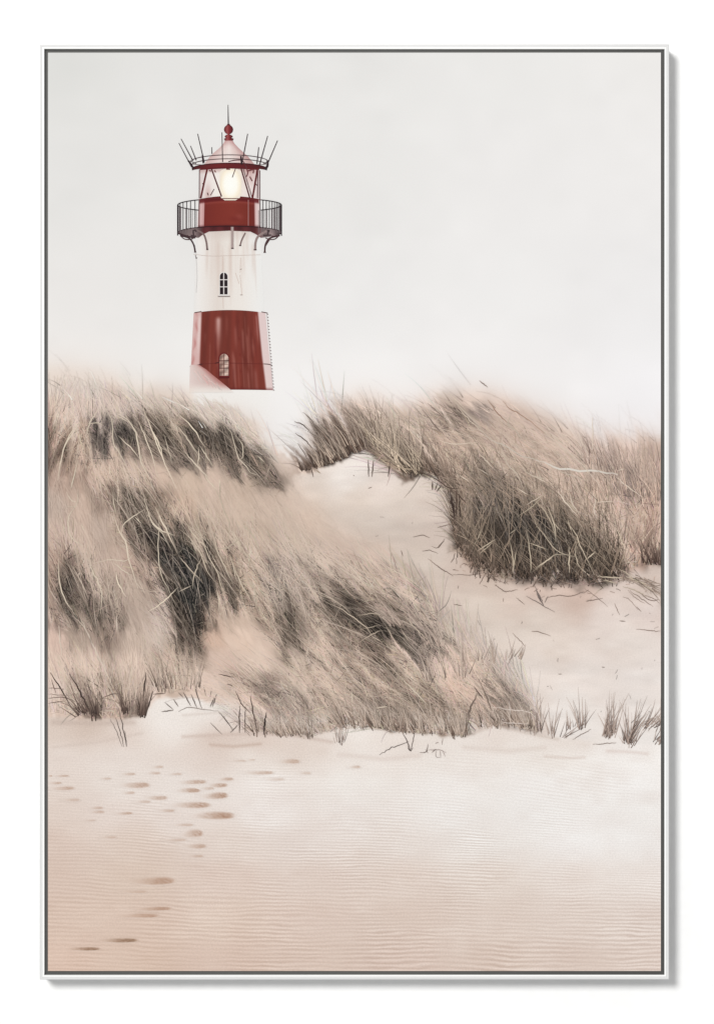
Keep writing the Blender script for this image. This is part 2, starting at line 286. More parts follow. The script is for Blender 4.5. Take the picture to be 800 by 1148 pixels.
# wind-smeared streaks: noise drawn out along the lean
def smear(n, length, seed, cell=1.7):
    N0 = np.random.default_rng(seed).standard_normal((NY, NX)); N0 = blur(N0, cell * 0.6)
    acc = np.zeros((NY, NX))
    for sgn in (1, -1):
        px, py = GX.copy(), GY.copy()
        for i in range(n):
            ii = np.clip(((px - PX0) / STEP).round().astype(int), 0, NX - 1); jj = np.clip(((py - PY0) / STEP).round().astype(int), 0, NY - 1)
            acc += N0[jj, ii] * (1 - i / n)
            a = A_[jj, ii]; px = px + sgn * np.sin(a) * length / n; py = py - sgn * np.cos(a) * length / n
    return acc / acc.std()
# the wind drags the dark and pale clumps out along the blades, with ragged ends
xi = smear(20, 46, 77, 1.6) * 7 + smear(22, 64, 78, 3.4) * 10
xi = xi * (.25 + .75 * K_) * sm(GY, 425, 470)
U_ = np.clip(GX + np.sin(A_) * xi, PX0, PX1); W_ = np.clip(GY - np.cos(A_) * xi, PY0, PY1)
def samp0(F, x, y):
    i = np.clip((x - PX0) / STEP, 0, NX - 1.001); j = np.clip((y - PY0) / STEP, 0, NY - 1.001)
    a, b = i.astype(int), j.astype(int); f = (i - a)[..., None]; g = (j - b)[..., None]
    return (F[b, a] * (1 - f) + F[b, a + 1] * f) * (1 - g) + (F[b + 1, a] * (1 - f) + F[b + 1, a + 1] * f) * g
H = samp0(H, U_, W_)
sil_soft = samp0(np.stack([m_sil] * 3, -1), np.clip(GX + np.sin(A_) * xi * .6, PX0, PX1), np.clip(GY - np.cos(A_) * xi * .6, PY0, PY1))[..., 0]
SIL = np.where(GY < 560, sil_soft, 1)
T = mix(T, H, SIL)
m_hol = (mask(P_A, 1.2, 2.0) * (1 - sm(GY, 560, 610)) + mask(P_A, 3.2, 3.0) * sm(GY, 560, 610)) * mask(P_B, 9, 4)
T = mix(T, idw(HOLLOW, 2.0, 250) * 1.012, m_hol)
m_bea = mask(P_beach, 1.4, .9)
m_foot = np.clip(mask([(x, y - 20) for x, y in P_beach], 5) - m_bea, 0, 1) * sm(noise(8, 9, 61) + .5 * noise(4, 6, 62), -.15, .4) * .92
m_foot = m_foot * ((GX > 258) & (GX < 612))
m_tuft = sm(noise(7, 8, 63) + .5 * noise(3.5, 5, 64), .1, .6) * .85 * sm(GY, 622, 646) * ((GX > 512) & (GX < 700)) * (1 - m_hol) * (1 - m_bea) * (GY < 660)
T = mix(T, np.broadcast_to(np.array((208., 188, 175)), T.shape), m_tuft)
T = mix(T, np.broadcast_to(np.array((226., 212, 203)), T.shape), m_foot)
m_foot = np.maximum(m_foot, m_tuft)
T = mix(T, idw(BEACH, 2.0, 500, 0.8, 1.3) * np.array([1.014, 1.010, 1.004]) + sm(900 - GY, 0, 60)[..., None] * 2 + sm(GY, 940, 1060)[..., None] * np.array([1, 0, -1.]), m_bea)

vb = blur(veg.astype(float), 6)
LIC = smear(16, 34, 5) * 0.055 + smear(22, 60, 6, 3.2) * 0.045
LUM = T.mean(2)
K_ = np.maximum(K_, .9 * sm(168 - LUM, 0, 45) * vb)                    # every dark clump shows its blades
T = T * (1 + (LIC * (0.16 + 1.35 * K_) * vb * (1 - sm(LUM, 168, 208)))[..., None] * np.array([1.0, 1.04, 1.08]))
T = T * (1 + ((noise(16, 13, 41) * .035 + noise(6, 5, 42) * .055 + noise(3, 3, 43) * .04) * sm(K_, .25, .8) * vb * (1 - sm(T.mean(2), 185, 220)))[..., None])
# mottled tint of the washed sand, slow drifts in the sky
T = T * (1 + (noise(45, 22, 1) * 0.010 + noise(14, 8, 2) * 0.007)[..., None] * (m_hol + m_bea * 0.8)[..., None] * np.array([0.7, 1, 1.15]))
T = T * (1 + (noise(120, 90, 3) * 0.004)[..., None] * (1 - m_sil)[..., None])
T = T * (1 + (noise(80, 14, 44) * .012 + noise(30, 7, 45) * .009 + noise(12, 4, 46) * .006)[..., None] * (m_hol * (1 - m_bea))[..., None])
# crest of the near sand lip, painted shade under the left tufts, soft drifts
for pts, c, wd, op in (([(205, 826), (260, 823), (320, 823), (372, 832)], (204, 184, 173), 2.0, .55), ([(60, 810), (100, 811), (150, 810)], (190, 171, 160), 3.2, .42), ([(236, 835), (262, 837), (292, 834)], (196, 172, 158), 1.8, .6),
                       ([(60, 838), (110, 832), (160, 822)], (206, 190, 180), 1.5, .4), ([(205, 802), (245, 799), (275, 801)], (212, 198, 189), 1.4, .5), ([(556, 813), (590, 822), (625, 829)], (206, 190, 179), 1.8, .5),
                       ([(610, 848), (640, 850), (655, 849)], (212, 194, 184), 1.5, .5), ([(680, 842), (705, 843), (725, 845)], (218, 200, 192), 1.8, .5), ([(380, 846), (430, 851), (470, 847)], (220, 205, 196), 3, .5), ([(520, 838), (570, 842), (610, 838)], (221, 207, 198), 3, .5)):
    d = np.full((NY, NX), 1e9)
    for (x0, y0), (x1, y1) in zip(pts[:-1], pts[1:]):
        t = np.clip(((GX - x0) * (x1 - x0) + (GY - y0) * (y1 - y0)) / ((x1 - x0) ** 2 + (y1 - y0) ** 2), 0, 1)
        d = np.minimum(d, np.hypot(GX - x0 - t * (x1 - x0), GY - y0 - t * (y1 - y0)))
    T = mix(T, np.broadcast_to(np.array(c, float), T.shape), op * np.exp(-(d / wd) ** 2))
T = np.clip(T, 0, 252)

def samp(F, x, y):
    u = np.clip((np.asarray(x) - PX0) / STEP, 0, NX - 1.001); w = np.clip((np.asarray(y) - PY0) / ((PY1 - PY0) / (NY - 1)), 0, NY - 1.001)
    i = u.astype(int); j = w.astype(int); fu = u - i; fw = w - j
    if F.ndim == 3: fu = fu[..., None]; fw = fw[..., None]
    return (F[j, i] * (1 - fu) + F[j, i + 1] * fu) * (1 - fw) + (F[j + 1, i] * (1 - fu) + F[j + 1, i + 1] * fu) * fw

# ripple phase and strength of the painted ripple shade
space = np.interp(gy, [780, 850, 900, 950, 1000, 1050, 1090], [2.4, 2.8, 3.2, 3.8, 4.4, 4.8, 5.2])
phi = np.cumsum(2 * np.pi / space * ((PY1 - PY0) / (NY - 1)))
slope = 0.022 + 0.07 * np.exp(-((GX - 560) / 170) ** 2 - ((GY - 900) / 70) ** 2) + 0.05 * np.exp(-((GX - 120) / 140) ** 2 - ((GY - 930) / 60) ** 2)
PHASE = phi[:, None] - np.cumsum(slope, 1) * STEP * 2 * np.pi / space[:, None] + noise(90, 26, 8) * 2.0 + noise(230, 90, 9) * 5 + noise(40, 12, 10) * .6
RIPPLE_SHADE = idw([(60, 830, .0), (200, 830, .0), (400, 840, .0), (700, 850, .015), (60, 870, .02), (250, 870, .02), (450, 870, .02), (690, 870, .03), (60, 920, .05), (200, 930, .045), (330, 925, .055), (450, 920, .045), (560, 910, .02), (700, 910, .012), (60, 960, .05), (200, 960, .055), (350, 960, .075), (450, 955, .085), (520, 945, .09), (600, 955, .06), (700, 950, .015), (100, 1000, .05), (250, 1000, .065), (400, 1000, .08), (550, 1000, .085), (700, 1000, .06), (100, 1060, .06), (250, 1060, .075), (400, 1060, .085), (550, 1060, .085), (700, 1060, .085)], 2.0, 300)[..., 0]
RIPPLE_SHADE = RIPPLE_SHADE * sm(GY, 825, 870) * (1.5 + .4 * noise(60, 18, 12)).clip(.5, 2.3)

# ------------------------------------------------------------------ the sheets: sky, dune, sand, grass beds
sil = inside(P_sil); bea = inside(P_beach)
SEEDS = [(70, 440), (120, 440), (72, 500), (125, 490), (185, 480), (240, 485), (288, 515), (72, 560), (120, 550), (160, 575), (215, 550), (275, 560), (330, 590), (75, 620), (125, 620), (195, 630), (250, 640), (80, 680), (130, 690), (165, 700), (212, 705), (310, 650), (325, 700), (75, 750), (130, 745), (205, 755), (265, 725), (290, 775), (330, 790), (385, 640), (385, 690), (430, 700), (470, 705), (360, 740), (385, 790), (425, 770), (425, 805), (470, 790), (512, 800), (520, 755), (572, 795), (102, 788), (152, 790),
         (370, 495), (392, 470), (425, 455), (455, 505), (495, 520), (505, 460), (560, 460), (550, 510), (610, 500), (650, 510), (695, 530), (530, 580), (575, 600), (620, 600), (662, 610), (670, 560), (725, 590)]
SEEDS = np.array(SEEDS, float)
def tuft_of(x, y):
    x = np.asarray(x, float); y = np.asarray(y, float)
    best = np.full(x.shape, 1e18); idx = np.zeros(x.shape, int)
    for i, (sx, sy) in enumerate(SEEDS):
        d = (x - sx) ** 2 + ((y - sy) * 0.75) ** 2
        b = d < best; best = np.where(b, d, best); idx = np.where(b, i, idx)
    return idx
warp_x = noise(10, 14, 21) * 4; warp_y = noise(10, 14, 22) * 4
zone = np.where(bea, 2, np.where(inside(P_A) & inside(P_B), 1, 0))
zone = np.where((veg | sil) & (zone == 0), 10 + tuft_of(GX + warp_x, GY + warp_y), zone)
cell_zone = zone[:-1, :-1]
VID = np.arange(NX * NY).reshape(NY, NX)
TC = ink(T).reshape(-1, 3)
def sheet(zid):
    m = cell_zone == zid
    a = np.stack([VID[:-1, :-1][m], VID[1:, :-1][m], VID[1:, 1:][m], VID[:-1, 1:][m]], 1)
    used, inv = np.unique(a, return_inverse=True)
    vx, vy = GX.ravel()[used], GY.ravel()[used]
    return np.stack([X(vx), np.zeros(len(used)), Z(vy)], 1), inv.reshape(-1, 4), TC[used], used
v, q, c, u = sheet(0); sky = make_mesh('sky', v, q, M_sky, root, c); sky['label'] = 'pale overcast sky of the print'
v, q, c, u = sheet(1); make_mesh('dune', v, q, M_dune, root, c)['label'] = 'smooth pale dune hollow between the grass'
v, q, c, u = sheet(2)
make_mesh('beach_sand', v, q, M_sand, root, c, {'ripple_phase': PHASE.ravel()[u], 'ripple_shade': RIPPLE_SHADE.ravel()[u]})['label'] = 'rippled sand in the lower third of the print'

# ------------------------------------------------------------------ strokes
def smooth(pts, n):
    p = np.asarray(pts, float)
    if len(p) < 3:
        t = np.linspace(0, 1, n)[:, None]; return p[0] * (1 - t) + p[-1] * t
    e = np.vstack([2 * p[0] - p[1], p, 2 * p[-1] - p[-2]]); out = []
    for t in np.linspace(0, len(p) - 1 - 1e-6, n):
        i = int(t); f = t - i; a, b, c, d = e[i:i + 4]
        out.append(0.5 * (2 * b + (c - a) * f + (2 * a - 5 * b + 4 * c - d) * f * f + (3 * b - a - 3 * c + d) * f ** 3))
    return np.array(out)
def ribbons(P, Wd, C, dep):
    """P (n,s,2) centre lines in mm, Wd (n,s) widths in mm, C (n,s,3) sRGB tones, dep (n,) relief 0..1"""
    n, s, _ = P.shape
    P = P.copy(); P[..., 0] = np.clip(P[..., 0], PX0 + .3, PX1 - .3); P[..., 1] = np.clip(P[..., 1], PY0 + .3, PY1 - .3)
    d = np.gradient(P, axis=1); L = np.linalg.norm(d, axis=2, keepdims=True) + 1e-9; d = d / L
    nrm = np.stack([-d[..., 1], d[..., 0]], 2) * (Wd[..., None] * 0.5)
    Lf = P + nrm; Rt = P - nrm
    for E in (Lf, Rt): E[..., 0] = np.clip(E[..., 0], PX0 + .1, PX1 - .1)
    pts = np.stack([Lf, Rt], 2)
    y = -(0.0003 + 0.0006 * dep)[:, None, None] * np.ones((n, s, 2))
    V = np.stack([X(pts[..., 0]), y, Z(pts[..., 1])], 3).reshape(-1, 3)
    CC = np.repeat(ink(C)[:, :, None, :], 2, 2).reshape(-1, 3)
    b = (np.arange(n)[:, None] * s + np.arange(s - 1)[None, :]) * 2
    Q = np.stack([b, b + 1, b + 3, b + 2], 2).reshape(-1, 4)
    return V, Q, CC
bucket = {}                                     # tuft index -> list of (V,Q,C)
def put(idx, P, Wd, C, dep):
    for k in np.unique(idx):
        m = idx == k
        bucket.setdefault(int(k), []).append(ribbons(P[m], Wd[m], C[m], dep[m]))
def grow(x, y, ang, length, bend, s=6):
    """blades rooted at x,y; ang from upright, bend added towards the tip"""
    n = len(x); P = np.zeros((n, s, 2)); P[:, 0, 0] = x; P[:, 0, 1] = y
    for i in range(1, s):
        a = ang + bend * (i / (s - 1)) ** 1.3
        P[:, i, 0] = P[:, i - 1, 0] + np.sin(a) * length / (s - 1)
        P[:, i, 1] = P[:, i - 1, 1] - np.cos(a) * length / (s - 1)
    return P
def keep_off(P):
    """the blades never cross the lighthouse: those that would are shortened to nothing"""
    hit = ((P[..., 0] > 209) & (P[..., 0] < 309) & (P[..., 1] < 440.5)).any(1)
    P = P.copy(); P[hit] = P[hit][:, :1] + np.array([0, 30.]) + (P[hit] - P[hit][:, :1]) * .3
    return P
STRAW = np.array((217., 199., 182.))
def tone_pass(n, lmin, lmax, width, spread, var, light, d0, d1, keep=0.35, thin=.2, curl=.4):
    x = rng.uniform(PX0, PX1, n * 3); y = rng.uniform(400, 832, n * 3)
    ok = inside(P_left, x, y) | inside(P_right, x, y); x = x[ok][:n]; y = y[ok][:n]; n = len(x)
    k = samp(K_, x, y); ok = (rng.random(n) < thin + (1 - thin) * sm(k, .34, .8)) & (rng.random(n) > .8 * samp(m_foot, x, y)); x = x[ok]; y = y[ok]; n = len(x)
    o = np.argsort(y + rng.normal(0, 25, n)); x = x[o]; y = y[o]
    k = samp(K_, x, y); a = samp(A_, x, y) + rng.normal(0, spread, n) * (0.5 + k)
    ln = rng.uniform(lmin, lmax, n) * (0.75 + 0.35 * k)
    P = grow(x, y, a, ln, rng.normal(-0.15, curl, n))
    P = P + np.cumsum(rng.normal(0, curl, P.shape), 1) * k[:, None, None]
    P = keep_off(P)
    out = (samp(SIL, P[..., 0], P[..., 1]).min(1) < .84) & (rng.random(n) < .93) & (y < 560)
    P, x, y, k, n = P[~out], x[~out], y[~out], k[~out], int((~out).sum())
    s = P.shape[1]; t = np.linspace(0, 1, s)
    Tp = samp(T, P[..., 0], P[..., 1]); Tr = Tp[:, :1]
    m = (keep * k)[:, None, None] * (1 - t[None, :, None] ** 2)
    C = Tp * (1 - m) + Tr * m
    d = rng.normal(0, 1, n) * var * (0.25 + 0.75 * k)
    dk = np.clip((205 - Tp[..., 1].mean(1)) / 120, 0, 1); d = np.where(d < 0, d * (.30 + .75 * dk), d * (1.25 - .35 * dk))
    env = np.sin(np.pi * np.clip(t * 0.85 + 0.12, 0, 1)) ** 0.8
    f = 1 + d[:, None] * env[None, :]
    C = C * np.clip(f, 0.35, 1.0)[..., None]
    up = np.clip((f - 1.0) * 1.1, 0, .75)[..., None]; hi = np.clip(np.maximum(Tp * 1.25 + 12, .52 * STRAW + .48 * Tp), 0, STRAW + 6); hi = np.maximum(hi, C)
    C = C * (1 - up) + hi * up
    # some blades are tinted towards pale straw
    lt = (rng.random(n) < light)[:, None, None] * (0.30 * (0.3 + 0.7 * k))[:, None, None] * env[None, :, None]
    C = C * (1 - lt) + STRAW * lt
    C = C * (1 + rng.normal(0, 0.018, (n, 1, 3)) * k[:, None, None])
    Wd = width * rng.uniform(0.6, 1.4, n)[:, None] * (1 - 0.8 * t[None, :] ** 1.5)
    put(tuft_of(x, y), P, Wd, np.clip(C, 12, 246), d0 + (d1 - d0) * np.arange(n) / n)
tone_pass(12000, 24, 60, 2.0, .14, .13, .08, 0.00, 0.20, .25, .10, .15)
tone_pass(24000, 22, 64, 1.25, .15, .34, .14, 0.20, 0.42, .30, .08, .18)
tone_pass(24000, 14, 48, 0.95, .20, .52, .17, 0.42, 0.64, .30, .04, .22)
tone_pass(6000, 8, 30, 0.80, .55, .50, .20, 0.64, 0.72, .30, .02, .45)

def fan(bx, by, bw, n, a0, a1, l0, l1, dark=(84, 70, 62), tip=(196, 178, 163), w=1.1, bend=-0.25, bed=None, dep=0.8, loose=1.6):
    """a tuft of separate blades standing on the sand"""
    n = int(n * .6) + 2; sub = bx + rng.uniform(-bw, bw, max(2, int(bw / 5))) * 0.5; x = sub[rng.integers(0, len(sub), n)] + rng.normal(0, loose, n); y = by + rng.normal(-1.5, 2.2, n)
    u = (x - bx) / max(bw, 1) + 0.5
    a = np.radians(a0 + (a1 - a0) * np.clip(u * 0.5 + rng.random(n) * 0.5, 0, 1) + rng.normal(0, loose * 3.2, n)); ln = rng.uniform(l0, l1, n) * rng.uniform(.55, 1, n)
    P = grow(x, y, a, ln, rng.normal(bend, .2, n)); t = np.linspace(0, 1, 6)[None, :, None]
    d = np.minimum(np.array(dark, float) * rng.uniform(.75, 1.7, (n, 1, 1)), np.array((204., 186, 171))); e = np.array(tip, float) * rng.uniform(.8, 1.12, (n, 1, 1))
    C = d * (1 - t) ** 1.2 + e * (1 - (1 - t) ** 1.2)
    Tp = samp(T, P[..., 0], P[..., 1]); C = C * (1 - 0.55 * t ** 3) + Tp * 0.55 * t ** 3
    Wd = w * rng.uniform(.6, 1.4, n)[:, None] * (1 - .8 * np.linspace(0, 1, 6)[None, :] ** 1.6)
    return P, Wd, C, np.full(n, dep) + rng.uniform(0, .1, n)
def fan_in_bed(*a, **k):
    P, Wd, C, dep = fan(*a, **k); put(tuft_of(P[:, 0, 0], P[:, 0, 1] - 8), P, Wd, np.clip(C, 14, 245), dep)
# blades with crisp roots along the foot of the near tufts
for a in ((96, 802, 20, 50, -60, 0, 16, 50), (106, 804, 8, 50, -30, 10, 12, 38), (140, 799, 14, 40, -30, 10, 14, 44), (154, 802, 14, 50, -15, 32, 12, 46), (163, 803, 4, 12, 5, 24, 20, 34)):
    fan_in_bed(*a, w=1.0, dark=(62, 50, 45), tip=(150, 130, 118), dep=.86)
for a in ((300, 822, 40, 30, -45, 18, 20, 50), (325, 825, 30, 55, -48, 8, 16, 44), (345, 826, 22, 34, -35, 10, 14, 36),
          (395, 816, 30, 40, -45, 12, 25, 60), (422, 815, 30, 70, -48, 12, 20, 62), (447, 820, 24, 45, -35, 25, 20, 60), (470, 821, 26, 50, -45, 14, 20, 62), (495, 822, 26, 45, -35, 14, 20, 60), (516, 825, 24, 70, -32, 28, 16, 60),
          (545, 815, 28, 40, -40, 20, 18, 50), (568, 812, 26, 60, -46, 4, 20, 62), (585, 816, 22, 50, -48, 4, 20, 55), (198, 772, 50, 55, -22, 18, 18, 50)):
    fan_in_bed(*a, w=.75)
    fan_in_bed(*a, w=.6, dark=(150, 132, 120), tip=(214, 197, 183), dep=.86)
# long pale wisps combed out by the wind
def wisps(n, poly, l0, l1, w, c):
    x = rng.uniform(PX0, PX1, n * 6); y = rng.uniform(430, 815, n * 6); ok = inside(poly, x, y); x, y = x[ok][:n], y[ok][:n]; n = len(x)
    k = samp(K_, x, y); P = keep_off(grow(x, y, samp(A_, x, y) + rng.normal(0, .13, n), rng.uniform(l0, l1, n), rng.normal(-.25, .25, n), 9))
    ok = (samp(SIL, P[..., 0], P[..., 1]).min(1) > .7) | (y > 600); x, y, k, P = x[ok], y[ok], k[ok], P[ok]; n = len(x)
    t = np.linspace(0, 1, 9); Tp = samp(T, P[..., 0], P[..., 1]); al = (np.sin(np.pi * np.clip(t, .03, .97)) ** .6)[None, :, None] * rng.uniform(.25, .85, (n, 1, 1)) * (.35 + .65 * k[:, None, None]) * samp(SIL, P[..., 0], P[..., 1])[..., None]
    hi = np.maximum(np.array(c, float) * rng.uniform(.86, 1.05, (n, 1, 1)), Tp); put(tuft_of(x, y), P, np.full((n, 1), 1.) * w * rng.uniform(.6, 1.3, (n, 1)) * (1 - .6 * t[None]), np.clip(Tp * (1 - al) + hi * al, 14, 244), .73 + .1 * rng.random(n))
wisps(1500, P_left, 28, 85, .95, (218, 201, 184))
wisps(620, P_right, 25, 75, .9, (216, 198, 181))
# soft pale seed plumes of the middle tufts
for a in ((530, 745, 80, 60, -25, 28, 18, 46), (500, 760, 60, 50, -30, 20, 18, 50), (560, 740, 50, 22, 0, 40, 14, 30), (460, 700, 60, 80, -50, -15, 25, 60), (490, 725, 30, 50, -35, 0, 20, 50)):
    fan_in_bed(*a, dark=(150, 132, 121), tip=(196, 178, 165), w=0.8)
def line_roots(pts, n, up):
    p = smooth(pts, 200); i = rng.integers(0, 200, n); return p[i, 0] + rng.normal(0, 1.2, n), p[i, 1] - np.sign(up) * np.abs(rng.normal(0, abs(up), n))
def rooted(pts, n, up, a0, a1, l0, l1, dark, tip, w, bend=-.3, dep=.75, fade=.6):
    x, y = line_roots(pts, n, up); a = np.radians(rng.uniform(a0, a1, n)); ln = rng.uniform(l0, l1, n)
    P = grow(x, y, a, ln, rng.normal(bend, .22, n)); t = np.linspace(0, 1, 6)[None, :, None]
    d = np.array(dark, float) * rng.uniform(.7, 1.5, (n, 1, 1)); e = np.array(tip, float) * rng.uniform(.75, 1.15, (n, 1, 1))
    C = d * (1 - t) + e * t; Tp = samp(T, P[..., 0], P[..., 1]); C = C * (1 - fade * t ** 2) + Tp * fade * t ** 2; sk = sm(1 - samp(SIL, P[..., 0], P[..., 1]), 0, .55)[..., None] * .92; C = C * (1 - sk) + Tp * sk
    Wd = w * rng.uniform(.6, 1.4, n)[:, None] * (1 - .8 * np.linspace(0, 1, 6)[None, :] ** 1.6)
    P = keep_off(P)
    put(tuft_of(x, y - 6), P, Wd, np.clip(C, 14, 245), dep + rng.uniform(0, .08, n))
D1 = (74, 60, 52)
rooted([(338, 529), (352, 526)], 50, 4, -44, -4, 10, 34, D1, (150, 130, 117), .9)
rooted([(352, 526), (380, 517), (410, 503)], 210, 6, -40, -4, 22, 64, D1, (150, 130, 117), 1.0)
rooted([(354, 526), (380, 517), (410, 503)], 70, 8, -40, -10, 25, 60, (150, 134, 120), (205, 188, 174), .7, dep=.85)
rooted([(416, 500), (436, 516), (452, 530), (474, 534)], 170, 8, -48, 10, 22, 70, (80, 68, 58), (160, 143, 128), 1.0)
rooted([(416, 500), (436, 516), (452, 530), (474, 534)], 90, 10, -50, 15, 25, 70, (160, 144, 126), (206, 190, 174), .75, dep=.85)
rooted([(478, 530), (502, 545), (514, 552)], 90, 6, -40, 5, 18, 55, (84, 70, 61), (180, 160, 145), 1.0)
rooted([(507, 566), (508, 590), (514, 616), (532, 637)], 110, 12, -16, 14, 16, 60, (64, 53, 46), (138, 121, 107), .9)
rooted([(535, 636), (560, 645), (600, 650), (650, 652), (696, 650)], 400, 18, -38, 16, 18, 70, (40, 33, 28), (104, 91, 79), 1.0)
rooted([(512, 618), (532, 642), (560, 651), (600, 655), (650, 657), (698, 654)], 44, -2.4, -60, 50, 4, 26, (84, 70, 62), (150, 132, 118), .7, dep=.88)
rooted([(512, 612), (532, 636), (560, 646), (600, 650), (650, 652), (698, 650)], 200, 5, -40, 34, 10, 44, (70, 58, 50), (150, 132, 116), .7, dep=.87)
rooted([(516, 580), (525, 612), (545, 632), (600, 645), (650, 648), (696, 645)], 260, 24, -50, 36, 20, 70, (112, 97, 84), (200, 182, 162), .65, dep=.85)
rooted([(530, 560), (580, 580), (630, 590), (690, 600)], 260, 28, -62, 22, 14, 54, (120, 104, 91), (196, 178, 160), .6, dep=.85)
rooted([(506, 590), (514, 616), (536, 640), (560, 648), (600, 653), (650, 655), (698, 652)], 90, 3, -80, 80, 5, 16, (92, 76, 66), (170, 150, 136), .7, bend=0.2, dep=.9)
rooted([(690, 648), (712, 652), (734, 664)], 60, 5, 95, 140, 8, 30, (120, 104, 94), (190, 172, 156), .7, bend=0.1, dep=.9)
rooted([(720, 633), (740, 634)], 50, 4, -25, 18, 14, 42, (70, 55, 49), (165, 142, 128), 1.0)
rooted([(660, 560), (740, 565)], 160, 22, -30, 15, 18, 50, (160, 138, 124), (212, 192, 178), .7, dep=.85)
rooted([(655, 520), (700, 540), (740, 560)], 120, 14, -30, 5, 18, 46, (140, 120, 110), (200, 180, 168), .8, dep=.8)
# thin hairs reaching out of the haze on the skyline
rooted([(60, 450), (150, 455), (250, 470), (300, 520)], 22, 10, -60, -20, 18, 40, (196, 182, 170), (216, 205, 196), .7, fade=.9)
rooted([(345, 480), (420, 470), (480, 465), (560, 465), (640, 490), (735, 500)], 60, 9, -60, -25, 18, 46, (180, 160, 147), (212, 196, 186), .8, fade=.85)
rooted([(336, 528), (345, 500), (352, 475)], 20, 3, -62, -35, 10, 24, (92, 76, 68), (170, 152, 142), .9)

# single stems traced one by one: origin x, origin y, scale of the tracing, then polylines
def traced(ox, oy, sc, lines, c=(224, 209, 188), w=1.3, tip=None, dep=.92, into=None, jag=0.5):
    for pl in lines:
        p = [(ox + a / sc, oy + b / sc) for a, b in pl]; n = 12
        P = smooth(p, n)[None]; jg = jag * .7 * min(1, np.linalg.norm(P[0, -1] - P[0, 0]) / 35); P[0, 1:-1] += rng.normal(0, jg, (n - 2, 2)); t = np.linspace(0, 1, n)
        cc = np.array(c, float) * rng.uniform(.9, 1.06); C = np.repeat(cc[None, None], n, 1).repeat(1, 0)
        Tp = samp(T, P[..., 0], P[..., 1]); e = (0.25 + .75 * np.sin(np.pi * np.clip(t, .04, .96)) ** .5)[None, :, None]
        C = C * e + Tp * (1 - e)
        if tip is not None: C = C * (1 - t[None, :, None]) + np.array(tip, float) * t[None, :, None]
        Wd = (w * rng.uniform(.7, 1.15) * (.55 + .45 * np.sin(np.pi * t)))[None]
        if into is None: put(tuft_of(P[:, n // 2, 0], P[:, n // 2, 1]), P, Wd, np.clip(C, 14, 248), np.array([dep + rng.uniform(0, .05)]))
        else: into.append(ribbons(P, Wd, np.clip(C, 14, 248), np.array([dep])))
s5 = 16 / 3
traced(50, 400, s5, [[(360, 300), (405, 380), (410, 500), (430, 550), (470, 610), (515, 710)], [(590, 310), (625, 390), (660, 490), (700, 590), (740, 680), (790, 790)], [(600, 330), (640, 430), (690, 540), (715, 630)], [(560, 380), (590, 450), (640, 580), (675, 720)], [(205, 390), (150, 470), (110, 570), (85, 700)], [(330, 310), (285, 370), (262, 430), (265, 480)], [(440, 340), (520, 400), (560, 520), (580, 640), (640, 740)], [(440, 470), (510, 540), (570, 610)], [(390, 640), (388, 720)], [(710, 460), (740, 550), (765, 640)], [(480, 230), (520, 260)], [(200, 620), (170, 740), (160, 790)], [(215, 390), (120, 540), (80, 740)], [(260, 400), (320, 395), (350, 410)], [(430, 350), (500, 390)], [(780, 400), (800, 450)]])
traced(50, 400, s5, [[(250, 60), (290, 110), (310, 170)], [(700, 240), (790, 280)]], (236, 228, 220), 1.6)
traced(200, 400, s5, [[(0, 420), (60, 500), (120, 590)], [(120, 650), (190, 750), (230, 795)], [(120, 540), (122, 600), (115, 650)], [(125, 530), (165, 590), (210, 655)], [(255, 390), (320, 460), (350, 590), (400, 650), (430, 690), (490, 715)], [(335, 400), (350, 440)], [(340, 470), (380, 520), (385, 590), (365, 620)], [(245, 730), (250, 795)], [(470, 590), (515, 630)], [(225, 270), (310, 330)], [(10, 350), (80, 420), (160, 540)], [(30, 560), (100, 640), (180, 720)]])
traced(50, 540, s5, [[(190, 140), (150, 200), (140, 260), (165, 340), (235, 385)], [(265, 450), (285, 530), (320, 590), (340, 680), (335, 790)], [(85, 460), (90, 590), (120, 700), (180, 795)], [(290, 490), (400, 465), (480, 475), (540, 430)], [(410, 480), (470, 530), (520, 560)], [(415, 200), (450, 300), (490, 370), (500, 440), (520, 520), (560, 640)], [(460, 310), (480, 250), (540, 200), (600, 165)], [(590, 60), (610, 150), (640, 240), (710, 320), (765, 420)], [(680, 160), (690, 260), (680, 360), (685, 450), (700, 560), (740, 640), (790, 750)], [(660, 150), (700, 230), (740, 310), (795, 430)], [(430, 540), (440, 600), (490, 690)], [(800, 630), (720, 710), (620, 780)], [(610, 180), (680, 280), (780, 320)], [(205, 40), (190, 140), (130, 150)], [(410, 60), (415, 130), (430, 190)], [(130, 60), (160, 110), (190, 120)], [(540, 210), (580, 250)], [(220, 250), (240, 300)]])
traced(200, 540, s5, [[(200, 5), (245, 90), (270, 160), (300, 230), (305, 300), (300, 360)], [(250, 5), (248, 90)], [(325, 290), (350, 340), (380, 410)], [(320, 310), (360, 380), (375, 425)], [(220, 390), (280, 400), (340, 360), (370, 330)], [(0, 280), (80, 350), (140, 450), (180, 550), (235, 610)], [(90, 220), (140, 330), (170, 430), (230, 530), (260, 640), (300, 670)], [(0, 440), (60, 510), (150, 610)], [(140, 450), (100, 540), (85, 640)], [(230, 640), (240, 700), (245, 790)], [(385, 250), (440, 320), (490, 420)], [(330, 500), (370, 600), (440, 720)], [(400, 540), (440, 620), (470, 700), (460, 760)], [(640, 150), (685, 200)], [(530, 280), (560, 370)], [(690, 300), (700, 380)], [(310, 430), (330, 520), (350, 600)], [(40, 240), (120, 350), (180, 400)], [(200, 350), (260, 470), (330, 620)], [(0, 660), (80, 620)], [(600, 650), (640, 640)], [(150, 200), (205, 220)]], (206, 190, 170))
